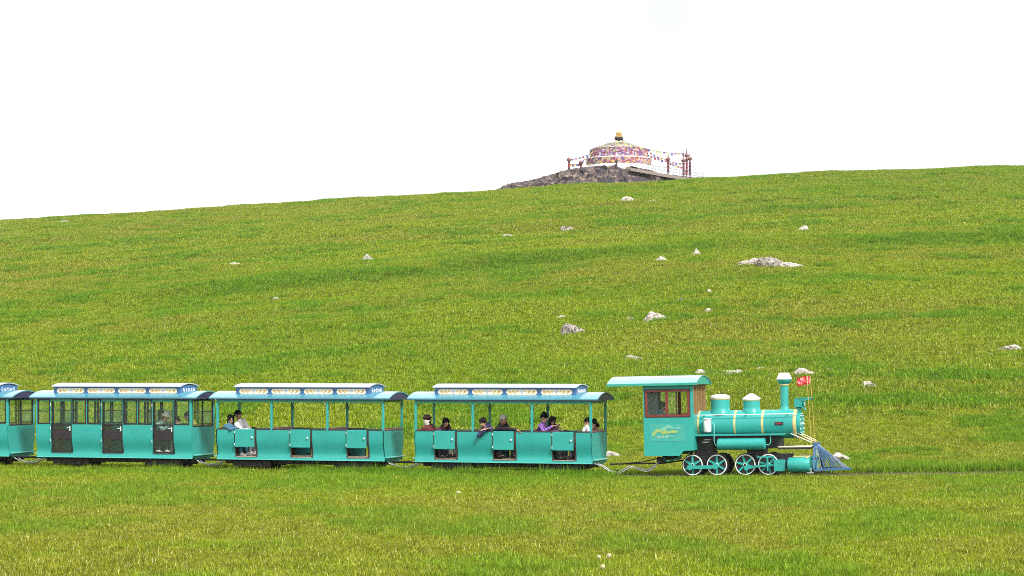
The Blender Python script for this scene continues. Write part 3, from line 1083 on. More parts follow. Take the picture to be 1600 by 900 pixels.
    for k, (x, sg) in enumerate(((-2.30, 1), (-0.80, -1), (-0.76, 1), (0.74, -1), (0.78, 1), (2.28, -1))):
        b = MB()
        b.box(min(x, x + sg * 0.38), max(x, x + sg * 0.38), -0.64, 0.64, 0.72, 0.76)
        b.box(min(x, x + sg * 0.04), max(x, x + sg * 0.04), -0.64, 0.64, 0.337, 0.719)
        b.box(min(x, x + sg * 0.035), max(x, x + sg * 0.035), -0.64, 0.64, 0.762, 1.12)
        b.build('bench', M['bench'], root, 0, bevel=0.006)
    add_roof(root, L)
    return root

def on_line(t, ly=0.0, z=0.0):
    return Vector((C0[0] + t * HC + ly * HS, C0[1] - t * HS + ly * HC, z))

CAR_T = {1: -2.455, 2: -8.14, 3: -13.645, 4: -19.24}

def add_coupling(root, L, gap, wild):
    """drawbar and slack brake hoses hanging at the front end of a carriage"""
    x0 = L / 2
    b = MB()
    b.tube([(x0 - 0.3, -0.05, 0.20), (x0 + gap + 0.3, -0.05, 0.20)], 0.022, 8)
    b.tube([(x0 - 0.15, -0.35, 0.24), (x0 + gap * 0.5, -0.30, 0.235), (x0 + gap, -0.2, 0.26)], 0.011, 6)
    b.build('drawbar', M['black'], root, 40)
    r = random.Random(wild)
    for k in range(2):
        pts = []
        y = -0.40 + 0.22 * k
        n = 15
        loops = 2 if gap > 0.9 else 1
        for i in range(n + 1):
            t = i / n
            sag = abs(math.sin(t * PI * loops)) * (0.15 + 0.04 * k)
            pts.append((x0 - 0.12 + (gap + 0.2) * t, y + 0.06 * math.sin(6 * t + k), 0.24 - sag + 0.012 * math.sin(25 * t + k)))
        b = MB()
        b.tube(pts, 0.018, 6)
        b.build('brake_hose', M['silver'], root, 60)

# ------------------------------------------------------------------ locomotive
def make_loco():
    pos = on_line(1.35)
    zt = float(track_z(pos.x))
    root = thing('steam_locomotive', 'turquoise steam locomotive with tall chimney pulling the toy train', 'locomotive', (pos.x, pos.y, zt), (0, R(-1.2), -TH))
    W = 0.72
    # --- cab
    b = MB()
    for s in (-1, 1):
        mp = lambda a, c, t, s=s: (a, s * t, c)
        b.prism([(0, 0.46), (0.92, 0.46), (1.03, 0.585), (1.30, 0.595), (1.30, 1.45), (0, 1.45)], mp, W - 0.03, W)
        b.prism([(0, 1.45), (0.05, 1.45), (0.05, 2.145), (0, 2.145)], mp, W - 0.03, W)
        b.prism([(1.21, 1.45), (1.30, 1.45), (1.30, 2.145), (1.21, 2.145)], mp, W - 0.03, W)
        b.prism([(0, 2.145), (1.30, 2.145), (1.30, 2.32), (0, 2.32)], mp, W - 0.03, W)
    b.box(0.0, 0.03, -W + 0.031, W - 0.031, 0.46, 1.40)
    b.box(1.27, 1.30, -W + 0.031, W - 0.031, 0.6, 1.50)
    b.box(0.0, 0.03, -W + 0.031, -0.40, 1.40, 2.30)
    b.box(0.0, 0.03, 0.40, W - 0.031, 1.40, 2.30)
    b.box(0.03, 1.27, -W + 0.031, W - 0.031, 0.58, 0.61)
    cab = b.build('cab', M['teal'], root, 30)
    b = MB()
    b.box(0.03, 0.05, -0.69, 0.69, 1.30, 2.28)
    b.build('blind', M['grey_curtain'], cab, 0)
    for s in (-1, 1):
        b = MB()
        y0, y1 = min(s * (W - 0.045), s * (W + 0.012)), max(s * (W - 0.045), s * (W + 0.012))
        frame_rect(b, 0.03, 1.225, 1.435, 2.16, min(s * (W - 0.02), s * (W + 0.006)), max(s * (W - 0.02), s * (W + 0.006)), 0.022, 1)
        frame_rect(b, 0.052, 1.203, 1.457, 2.138, y0, y1, 0.055, 0)
        b.box(0.575, 0.645, y0, y1, 1.512, 2.083, 0)
        b.box(0.84, 0.875, min(s * (W - 0.05), s * (W - 0.02)), max(s * (W - 0.05), s * (W - 0.02)), 1.514, 2.081, 1)
        wo = b.build('cab_window', [M['window_wood'], M['dark_brown']], cab, 0)
        b = MB()
        b.box(0.108, 0.574, s * (W - 0.02) - 0.003, s * (W - 0.02) + 0.003, 1.513, 2.082)
        b.box(0.646, 0.84, s * (W - 0.02) - 0.003, s * (W - 0.02) + 0.003, 1.513, 2.082)
        b.build('pane', M['glass'], wo, 0)
    # front windows of the cab, seen almost edge on
    b = MB()
    for yy in (-0.66, -0.38, -0.08, 0.22, 0.52, 0.66):
        b.box(1.255, 1.305, yy - 0.03, yy + 0.03, 1.50, 2.28)
    b.box(1.256, 1.304, -0.688, 0.688, 2.24, 2.30)
    fw = b.build('front_window', M['column_wood'], cab, 0)
    b = MB()
    b.box(1.275, 1.281, -0.65, 0.65, 1.502, 2.239)
    b.build('pane', M['glass'], fw, 0)
    b = MB()
    poly, _ = arch(0.83, 2.285, 0.185, 18, 0.026)
    b.prism(poly, lambda a, c, t: (t, a, c), -0.92, 1.43)
    rf = b.build('cab_roof', M['teal_roof'], root, 50)
    for x in (-0.89, 1.40):
        b = MB()
        ys = [0.805 * (-1 + i / 9) for i in range(19)]
        b.prism([(y, 2.284 + 0.18 * (1 - (y / 0.825) ** 2)) for y in ys] + [(0.805, 2.262), (-0.805, 2.262)], lambda a, c, t: (t, a, c), x - 0.012, x + 0.012)
        b.build('gable', M['teal_green'], rf, 30)
    b = MB()
    for s in (-1, 1):
        b.box(-0.921, 1.431, s * 0.836 - 0.010, s * 0.836 + 0.010, 2.246, 2.300)
    b.build('fascia', M['teal_green'], rf, 0)
    # --- emblem on the cab side: a running horse mane with small lettering
    def lp(X, Y):
        px, py = 1010 + X / 22.5, 655 + Y / 22.5
        return (0.30 + (px - 1025) * 0.01657, 0.90 + (686 - py) * 0.0157)
    b = MB()
    def ribbon(pts, mi, y):
        n = len(pts)
        up, lo = [], []
        for i, (X, Y, w) in enumerate(pts):
            a = pts[max(0, i - 1)]; c = pts[min(n - 1, i + 1)]
            dx, dy = c[0] - a[0], c[1] - a[1]
            l = math.hypot(dx, dy) or 1
            nx, ny = -dy / l, dx / l
            w *= 1.3 if mi < 2 else 1.1
            up.append(lp(X + nx * w / 2, Y + ny * w / 2)); lo.append(lp(X - nx * w / 2, Y - ny * w / 2))
        v = [(p[0], y, p[1]) for p in up] + [(p[0], y, p[1]) for p in lo]
        v += [(q[0], q[1] + 0.004, q[2]) for q in v]
        f = []
        for i in range(n - 1):
            f += [(i, i + 1, n + i + 1, n + i), (2 * n + i, 3 * n + i, 3 * n + i + 1, 2 * n + i + 1),
                  (i, 2 * n + i, 2 * n + i + 1, i + 1), (n + i, n + i + 1, 3 * n + i + 1, 3 * n + i)]
        f += [(0, n, 3 * n, 2 * n), (n - 1, 3 * n - 1, 4 * n - 1, 2 * n - 1)]
        b.add(v, f, mi)
    Y0 = -W - 0.010
    ribbon([(245, 600, 50), (290, 530, 80), (340, 450, 85), (430, 395, 85), (530, 410, 95), (600, 470, 80), (635, 530, 50), (645, 575, 12)], 0, Y0)
    ribbon([(540, 410, 30), (620, 360, 70), (700, 310, 95), (790, 265, 100), (870, 275, 70), (940, 320, 50), (985, 345, 30), (1030, 350, 8)], 1, Y0 - 0.002)
    ribbon([(620, 470, 60), (700, 440, 120), (790, 480, 60), (870, 470, 50), (960, 440, 90), (1040, 450, 85), (1100, 455, 50), (1160, 450, 10)], 0, Y0 - 0.003)
    ribbon([(1040, 340, 14), (1090, 320, 40), (1150, 310, 55), (1210, 325, 40), (1260, 345, 8)], 1, Y0 - 0.001)
    ribbon([(860, 610, 14), (930, 625, 30), (1020, 625, 12)], 1, Y0)
    # small brush lettering, strokes as they read in the photograph
    for (X, h) in ((415, 90), (450, 60), (480, 95), (530, 85), (575, 80), (620, 70)):
        ribbon([(X + 18, 640 - h / 2, 14), (X + 4, 640, 20), (X - 8, 640 + h / 2, 10)], 2, Y0)
        ribbon([(X + 2, 655, 10), (X + 24, 635, 12), (X + 40, 650, 8)], 2, Y0 - 0.001)
    ribbon([(690, 670, 20), (740, 620, 55), (800, 620, 45), (820, 600, 10)], 2, Y0)
    v0, v1 = lp(135, 790), lp(1400, 170)
    b.box(v0[0], v1[0], -W - 0.004, -W + 0.002, v0[1], v1[1], 3)
    b.build('emblem', [M['logo'], M['logo_mint'], M['logo_white'], M['decal']], cab, 0, weld=False)
    # --- boiler
    BZ, BR = 1.22, 0.36
    b = MB()
    b.lathe([(1.29, 0.02), (1.29, BR), (2.0, BR), (2.9, BR), (3.30, BR), (3.315, BR + 0.006), (3.80, BR + 0.006), (3.80, 0.02)], (0, 0, BZ), (1, 0, 0), 40)
    boil = b.build('boiler', M['teal'], root, 40)
    for (xr, w, rr) in ((1.33, 0.05, 0.368), (2.27, 0.05, 0.366), (2.98, 0.06, 0.366)):
        b = MB()
        b.lathe([(xr - w / 2, BR - 0.02), (xr - w / 2, rr), (xr + w / 2, rr), (xr + w / 2, BR - 0.02)], (0, 0, BZ), (1, 0, 0), 40, ring=True)
        b.build('band', M['gold_line'], boil, 30)
    b = MB()
    b.lathe([(3.76, BR - 0.02), (3.76, BR + 0.014), (3.80, BR + 0.018), (3.835, BR + 0.01), (3.84, BR - 0.05), (3.77, BR - 0.05)], (0, 0, BZ), (1, 0, 0), 40, ring=True)
    b.build('front_ring', M['gold_line'], boil, 30)
    b = MB()
    b.lathe([(3.81, 0.33), (3.845, 0.33), (3.87, 0.26), (3.885, 0.12), (3.887, 0.01)], (0, 0, BZ), (1, 0, 0), 32)
    b.lathe([(3.86, 0.30), (3.93, 0.30), (3.93, 0.02)], (0, 0, BZ - 0.01), (1, 0, 0), 32)
    door = b.build('smokebox_door', M['teal'], boil, 30)
    b = MB()
    for k in range(14):
        a = 2 * PI * k / 14
        b.lathe([(0, 0.014), (0.02, 0.014), (0.028, 0.004)], (3.93, 0.27 * math.cos(a), BZ - 0.01 + 0.27 * math.sin(a)), (1, 0, 0), 8)
    b.lathe([(0, 0.04), (0.05, 0.03)], (3.93, 0, BZ), (1, 0, 0), 12)
    b.build('bolt', M['white'], door, 30)
    # domes, chimney
    def dome(name, x, r0, prof, cap):
        bb = MB(); bb.lathe(prof, (x, 0, 0), (0, 0, 1), 32)
        d = bb.build(name, M['teal'], boil, 40)
        bb = MB(); bb.lathe(cap, (x, 0, 0), (0, 0, 1), 32)
        bb.build('dome_cap', M['white'], d, 50)
        bb = MB(); rr = prof[-2][1]; zz = prof[-2][0]
        bb.lathe([(zz - 0.03, rr - 0.01), (zz - 0.03, rr + 0.008), (zz - 0.005, rr + 0.008), (zz - 0.005, rr - 0.01)], (x, 0, 0), (0, 0, 1), 32)
        bb.build('trim', M['gold_line'], d, 30)
    dome('steam_dome', 1.84, 0.3, [(1.46, 0.30), (1.555, 0.275), (1.60, 0.248), (1.66, 0.240), (1.895, 0.240), (1.896, 0.02)],
         [(1.885, 0.02), (1.885, 0.245), (1.91, 0.258), (1.945, 0.25), (1.975, 0.20), (1.995, 0.10), (2.0, 0.005)])
    dome('sand_dome', 2.65, 0.26, [(1.46, 0.27), (1.555, 0.25), (1.60, 0.218), (1.66, 0.210), (1.855, 0.210), (1.856, 0.02)],
         [(1.85, 0.02), (1.85, 0.228), (1.875, 0.228), (1.89, 0.215), (1.985, 0.07), (1.995, 0.06), (2.0, 0.005)])
    b = MB()
    b.lathe([(1.50, 0.20), (1.57, 0.15), (1.62, 0.110), (1.70, 0.101), (2.20, 0.101), (2.20, 0.02)], (3.50, 0, 0), (0, 0, 1), 28)
    ch = b.build('chimney', M['teal'], boil, 40)
    b = MB()
    b.lathe([(2.19, 0.02), (2.19, 0.118), (2.225, 0.118), (2.225, 0.02)], (3.50, 0, 0), (0, 0, 1), 28)
    b.build('trim', M['gold_line'], ch, 30)
    b = MB()
    b.lathe([(2.226, 0.02), (2.226, 0.115), (2.27, 0.155), (2.305, 0.182), (2.345, 0.192), (2.345, 0.02)], (3.50, 0, 0), (0, 0, 1), 28)
    b.build('chimney_cap', M['teal'], ch, 30)
    b = MB()
    b.lathe([(2.346, 0.02), (2.346, 0.196), (2.37, 0.192), (2.505, 0.128), (2.51, 0.10), (2.46, 0.09), (2.46, 0.01)], (3.50, 0, 0), (0, 0, 1), 28)
    b.build('chimney_cone', M['white'], ch, 30)
    # headlight with visor
    b = MB()
    b.box(3.76, 3.96, -0.12, 0.12, 1.635, 1.85)
    b.lathe([(0, 0.10), (0.02, 0.115), (0.05, 0.115), (0.05, 0.02)], (3.96, 0, 1.74), (1, 0, 0), 20)
    b.box(3.80, 3.92, -0.06, 0.06, 1.50, 1.634)
    hl = b.build('headlight', M['teal'], boil, 30, bevel=0.01)
    b = MB()
    b.prism([(3.90, 1.86), (3.92, 1.875), (4.22, 1.855), (4.20, 1.835), (3.98, 1.78)], lambda a, c, t: (a, t, c), -0.13, -0.115)
    b.prism([(3.90, 1.86), (3.92, 1.875), (4.22, 1.855), (4.20, 1.835), (3.98, 1.78)], lambda a, c, t: (a, t, c), 0.115, 0.13)
    b.box(3.78, 4.215, -0.135, 0.135, 1.858, 1.872)
    b.tube([(3.93, -0.1, 1.66), (4.06, -0.1, 1.56)], 0.02, 8)
    b.build('visor', M['teal'], hl, 30)
    b = MB()
    b.lathe([(0.0, 0.09), (0.012, 0.09), (0.02, 0.05)], (4.01, 0, 1.74), (1, 0, 0), 20)
    b.build('lens', M['chrome'], hl, 30)
    # handrail, running boards, plate
    for s in (-1, 1):
        b = MB()
        b.tube([(1.30, s * 0.385, 1.475), (3.72, s * 0.385, 1.475), (3.86, s * 0.32, 1.46)], 0.0115, 6)
        b.build('handrail', M['white'], boil, 50)
        for x in (1.48, 2.55, 3.62):
            b = MB()
            b.tube([(x, s * 0.25, 1.44), (x, s * 0.385, 1.475)], 0.012, 6)
            b.build('stanchion', M['black'], boil, 50)
        b = MB()
        b.box(1.301, 3.60, min(s * 0.33, s * 0.56), max(s * 0.33, s * 0.56), 0.965, 0.985)
        b.box(1.301, 3.60, min(s * 0.561, s * 0.572), max(s * 0.561, s * 0.572), 0.945, 0.992)
        b.build('running_board', M['teal'], root, 0, bevel=0.004)
        if s < 0:
            b = MB()
            b.box(3.31, 3.52, -0.383, -0.36, 1.20, 1.275, 0)
            b.box(3.335, 3.495, -0.389, -0.382, 1.217, 1.258, 1)
            b.build('nameplate', [M['black'], M['plate_red']], boil, 0)
        # air pump with its pipe
        b = MB()
        b.lathe([(1.045, 0.085), (1.07, 0.10), (1.32, 0.10), (1.345, 0.085), (1.345, 0.01)], (1.60, s * 0.47, 0), (0, 0, 1), 20)
        b.lathe([(1.346, 0.06), (1.37, 0.115), (1.385, 0.115), (1.40, 0.05)], (1.60, s * 0.47, 0), (0, 0, 1), 20)
        b.build('air_pump', M['white'], root, 40)
        b = MB()
        b.tube([(1.66, s * 0.50, 1.28), (1.74, s * 0.52, 1.30), (1.785, s * 0.53, 1.25), (1.79, s * 0.57, 1.05), (1.79, s * 0.58, 0.80), (1.82, s * 0.56, 0.71), (1.90, s * 0.54, 0.70)], 0.013, 6)
        b.tube([(3.08, s * 0.5, 0.72), (3.17, s * 0.51, 0.70), (3.22, s * 0.51, 0.76), (3.22, s * 0.5, 0.95)], 0.016, 6)
        b.build('pipe', M['pale_teal'], root, 60)
        b = MB()
        b.lathe([(1.855, 0.02), (1.86, 0.12), (1.885, 0.148), (3.065, 0.148), (3.09, 0.12), (3.095, 0.02)], (0, s * 0.50, 0.735), (1, 0, 0), 24)
        b.build('air_tank', M['teal'], root, 40)
        # buffer beam
        b = MB()
        b.box(3.38, 4.24, s * 0.33 - 0.03, s * 0.33 + 0.03, 0.585, 0.635, 0)
        b.box(3.38, 4.22, s * 0.33 - 0.034, s * 0.33 + 0.034, 0.636, 0.662, 1)
        b.build('frame_rail', [M['black'], M['cream']], root, 0)
        b = MB()
        b.tube([(3.70, s * 0.33, 0.98), (4.22, s * 0.30, 0.75)], 0.012, 6)
        b.build('brace', M['white'], root, 40)
        b = MB()
        b.tube([(3.86, s * 0.2, 0.98), (4.24, s * 0.26, 0.78)], 0.012, 6)
        b.build('brace', M['gold_line'], root, 40)
    b = MB()
    b.box(1.305, 1.70, -0.32, 0.32, 0.61, 0.95)
    b.box(1.70, 3.06, -0.22, 0.22, 0.66, 0.95)
    b.prism([(3.02, 0.62), (3.40, 0.62), (3.40, 0.86), (3.36, 0.94), (3.10, 0.94)], lambda a, c, t: (a, t, c), -0.34, 0.34)
    for s in (-1, 1):
        b.box(1.45, 1.62, min(s * 0.33, s * 0.40), max(s * 0.33, s * 0.40), 0.78, 0.80, 1)
        b.box(1.48, 1.66, min(s * 0.33, s * 0.40), max(s * 0.33, s * 0.40), 0.84, 0.855, 1)
    b.build('firebox', [M['black'], M['chrome']], root, 0)
    # --- bogies and wheels
    WZ, WR = 0.21, 0.26
    for (xa, xb, sx0, sx1, wx) in ((0.93, 2.02, 1.22, 1.68, (1.18, 1.81)), (2.30, 3.66, 2.57, 2.99, (2.54, 3.13))):
        b = MB()
        for s in (-1, 1):
            b.prism([(xa + 0.06, 0.22), (xb - 0.02, 0.22), (xb, 0.46), (xa + 0.22, 0.46), (xa, 0.36)], lambda a, c, t, s=s: (a, s * t, c), 0.24, 0.28)
        b.box(sx0 - 0.05, sx1 + 0.05, -0.239, 0.239, 0.30, 0.47)
        b.box(sx0, sx1, -0.30, 0.30, 0.4705, 0.609)
        b.box(sx0 - 0.02, sx1 + 0.02, -0.31, 0.31, 0.52, 0.535)
        bg = b.build('bogie', M['black'], root, 0)
        for s in (-1, 1):
            for x in wx:
                b = MB()
                y = s * 0.38
                b.lathe([(-0.06, 0.03), (-0.06, WR + 0.03), (-0.035, WR + 0.03), (-0.035, WR), (0.03, WR), (0.03, WR - 0.025), (0.0, WR - 0.03), (0.0, 0.03)], (x, y, WZ), (0, s, 0), 36)
                w = b.build('wheel', M['black'], root, 30)
                b = MB()
                b.lathe([(0.02, WR - 0.026), (0.035, WR - 0.024), (0.038, WR - 0.004), (0.025, WR + 0.003), (0.02, WR - 0.005)], (x, y, WZ), (0, s, 0), 36, ring=True)
                b.build('rim', M['white'], w, 30)
                for k in range(6):
                    a = PI / 6 + k * PI / 3 + (0.25 if x > 2 else 0.0)
                    b = MB()
                    c, q = math.cos(a), math.sin(a)
                    v = []
                    for yy in (y + s * 0.004, y + s * 0.032):
                        for (rr, hw) in ((0.05, 0.03), (WR - 0.025, 0.021)):
                            for e in (-1, 1):
                                v.append((x + c * rr - q * hw * e, yy, WZ + q * rr + c * hw * e))
                    b.add(v, [(0, 1, 3, 2), (4, 6, 7, 5), (0, 4, 5, 1), (2, 3, 7, 6), (0, 2, 6, 4), (1, 5, 7, 3)])
                    b.build('spoke', M['teal'], w, 0)
                b = MB()
                b.lathe([(0.0, 0.065), (0.04, 0.06), (0.041, 0.044)], (x, y, WZ), (0, s, 0), 20, 0)
                b.lathe([(0.0405, 0.044), (0.055, 0.044), (0.055, 0.03)], (x, y, WZ), (0, s, 0), 20, 1)
                b.lathe([(0.0551, 0.034), (0.06, 0.032), (0.06, 0.005)], (x, y, WZ), (0, s, 0), 16, 2)
                b.build('hub', [M['teal'], M['white'], M['black']], w, 30)
    for s in (-1, 1):
        y = s * 0.475
        b = MB()
        b.bar((1.12, y, 0.155), (1.80, y, 0.165), 0.03, 0.085)
        b.lathe([(-0.02, 0.075), (0.025, 0.075)], (1.13, y, 0.16), (0, s, 0), 18)
        b.lathe([(-0.02, 0.075), (0.025, 0.075)], (1.78, y, 0.175), (0, s, 0), 18)
        b.build('coupling_rod', M['teal'], root, 30)
        b = MB()
        b.bar((2.57, y, 0.125), (3.30, y, 0.205), 0.03, 0.05)
        b.bar((2.80, y + s * 0.02, 0.17), (3.30, y + s * 0.02, 0.20), 0.03, 0.05)
        b.lathe([(-0.02, 0.06), (0.025, 0.06)], (2.585, y, 0.125), (0, s, 0), 18)
        b.bar((3.13, y + s * 0.02, 0.05), (3.13, y + s * 0.02, 0.42), 0.03, 0.055)
        b.bar((2.87, y, 0.40), (3.30, y, 0.405), 0.03, 0.035)
        b.bar((2.87, y, 0.385), (2.87, y, 0.44), 0.03, 0.03)
        b.build('connecting_rod', M['teal'], root, 30)
        b = MB()
        pts = stadium(0.1, 0.1)
        rp = []
        for (cx, cz, a0) in ((3.55, 0.295, 0), (3.34, 0.295, 90), (3.34, 0.085, 180), (3.55, 0.085, 270)):
            for k in range(5):
                a = R(a0 + k * 22.5)
                rp.append((cx + 0.04 * math.cos(a), cz + 0.04 * math.sin(a)))
        b.prism(rp, lambda a, c, t: (a, s * t, c), 0.50, 0.56)
        b.build('crosshead', M['teal'], root, 30)
        b = MB()
        b.box(3.48, 3.70, min(s * 0.40, s * 0.50), max(s * 0.40, s * 0.50), 0.10, 0.30)
        b.build('slide_bar', M['black'], root, 0)
        b = MB()
        b.lathe([(3.66, 0.02), (3.66, 0.17), (3.68, 0.185), (4.19, 0.185), (4.21, 0.17), (4.21, 0.02)], (0, s * 0.50, 0.20), (1, 0, 0), 28)
        cy = b.build('cylinder', M['teal'], root, 40)
        b = MB()
        b.box(3.78, 4.16, min(s * 0.45, s * 0.52), max(s * 0.45, s * 0.52), 0.395, 0.425)
        b.tube([(4.12, s * 0.6, 0.36), (4.22, s * 0.55, 0.42)], 0.02, 8)
        b.build('trim', M['gold_line'], cy, 30)
        b = MB()
        b.bar((4.12, s * 0.5, 0.0), (4.30, s * 0.5, 0.0), 0.05, 0.03)
        b.bar((4.23, s * 0.5, 0.0), (4.23, s * 0.5, 0.12), 0.04, 0.04)
        b.build('guard', M['chrome'], root, 0)
    # --- cowcatcher: a V of bars from the beam down to the pointed foot
    tip, wing = Vector((5.14, 0, 0.075)), 0.62
    b = MB()
    b.bar((4.30, -0.32, 0.70), (4.30, 0.32, 0.70), 0.07, 0.09)
    b.bar((4.30, -0.32, 0.655), (4.32, -wing, 0.09), 0.05, 0.05)
    b.bar((4.30, 0.32, 0.655), (4.32, wing, 0.09), 0.05, 0.05)
    for s in (-1, 1):
        b.bar((4.32, s * wing, 0.07), tip, 0.045, 0.05)
    b.bar((4.32, -wing + 0.03, 0.06), (4.32, wing - 0.03, 0.06), 0.045, 0.045)
    b.bar((4.20, -0.35, 0.34), (4.40, -0.40, 0.34), 0.04, 0.035)
    b.bar((4.20, 0.35, 0.34), (4.40, 0.40, 0.34), 0.04, 0.035)
    cc = b.build('cowcatcher', M['blue_steel'], root, 0)
    for s in (-1, 1):
        for k in range(9):
            t = (k + 1) / 9.6
            p0 = Vector((4.315 + 0.02 * t, s * 0.32 * (1 - t), 0.69))
            p1 = Vector((4.32, s * wing, 0.08)).lerp(tip, t)
            b = MB()
            b.tube([p0, p1], 0.0105, 6)
            b.build('bar', M['blue_steel'], cc, 50)
    # --- flag poles with two red flags
    for (y, zt_, ph) in ((-0.25, 2.42, 0.0), (0.25, 2.42, 1.1)):
        b = MB()
        b.tube([(4.20, y, 0.70), (4.17, y * 1.0, 1.5), (4.12, y * 1.0, zt_)], 0.009, 6)
        fp = b.build('flag_pole', M['gold'], root, 50)
        b = MB()
        nx, nz = 12, 7
        FL, FH = (0.25, 0.21) if y < 0 else (0.24, 0.20)
        v, f, mi = [], [], []
        for lay in (0, 0.004):
            for j in range(nz + 1):
                for i in range(nx + 1):
                    t = i / nx
                    v.append((4.118 - FL * t, y + lay + 0.022 * math.sin(t * 7 + ph) * t ** 0.5 + 0.012 * math.sin(j * 0.9), zt_ - 0.01 - FH * j / nz - 0.025 * t + 0.012 * math.sin(t * 6 + ph)))
        K = (nx + 1) * (nz + 1)
        for lay in (0, 1):
            for j in range(nz):
                for i in range(nx):
                    a = lay * K + j * (nx + 1) + i
                    # pale print: two bold slanting strokes and a ring, as far as it can be read
                    pr = 1 if ((i + 2 * j) % 7 in (2,) and 1 <= j <= nz - 2 and 2 <= i <= nx - 2) or (i in (8, 9) and j in (4,)) or (i in (4, 5, 6) and j in (1,)) else 0
                    q = (a, a + 1, a + nx + 2, a + nx + 1)
                    b.add([v[z] for z in q], [(0, 1, 2, 3)], pr if y < 0 or i % 3 else 1 - pr)
        b.build('flag', [M['red_flag'], M['flag_print']], fp, 0, weld=False)
    # rear coupler gear below the cab
    b = MB()
    b.box(0.35, 0.75, -0.22, 0.22, 0.34, 0.455)
    b.box(0.22, 0.42, -0.30, -0.10, 0.26, 0.42)
    b.tube([(-0.75, -0.1, 0.25), (-0.2, -0.15, 0.29), (0.3, -0.2, 0.40), (0.5, -0.2, 0.42)], 0.016, 6)
    b.tube([(-1.1, 0, 0.24), (0.3, -0.02, 0.25), (1.0, 0, 0.34)], 0.022, 6)
    b.build('coupler', M['black'], root, 30)
    b = MB()
    b.tube([(0.40, -0.35, 0.42), (0.55, -0.5, 0.30), (0.75, -0.55, 0.36), (0.95, -0.5, 0.46)], 0.016, 6)
    b.build('pipe', M['teal_green'], root, 50)
    for k in range(2):
        b = MB()
        o = 0.05 * k
        b.tube([(-1.36, -0.45 + 4 * o, 0.26), (-1.20, -0.45 + 4 * o, 0.20), (-1.0, -0.45 + 3 * o, 0.07), (-0.82, -0.44 + 3 * o, -0.02 + o), (-0.66, -0.42, 0.05 + o), (-0.48, -0.42, 0.15 + o), (-0.36, -0.42, 0.17), (-0.20, -0.42, 0.10 + o),
                (-0.05, -0.42, 0.05 + o), (0.08, -0.40, 0.08 + o), (0.18, -0.38, 0.17 + o), (0.26, -0.3, 0.29), (0.36, -0.2, 0.36)], 0.019, 6)
        b.build('brake_hose', M['silver'], root, 60)
    return root

# ------------------------------------------------------------------ people
def remeshed(name, b, material, parent, voxel=0.012):
    o = b.build(name, material, parent, 180, weld=False)
    r = o.modifiers.new('skin_over', 'REMESH')
    r.mode = 'VOXEL'
    r.voxel_size = voxel
    r.use_smooth_shade = True
    s = o.modifiers.new('relax', 'SMOOTH')
    s.factor = 0.5
    s.iterations = 2
    return o

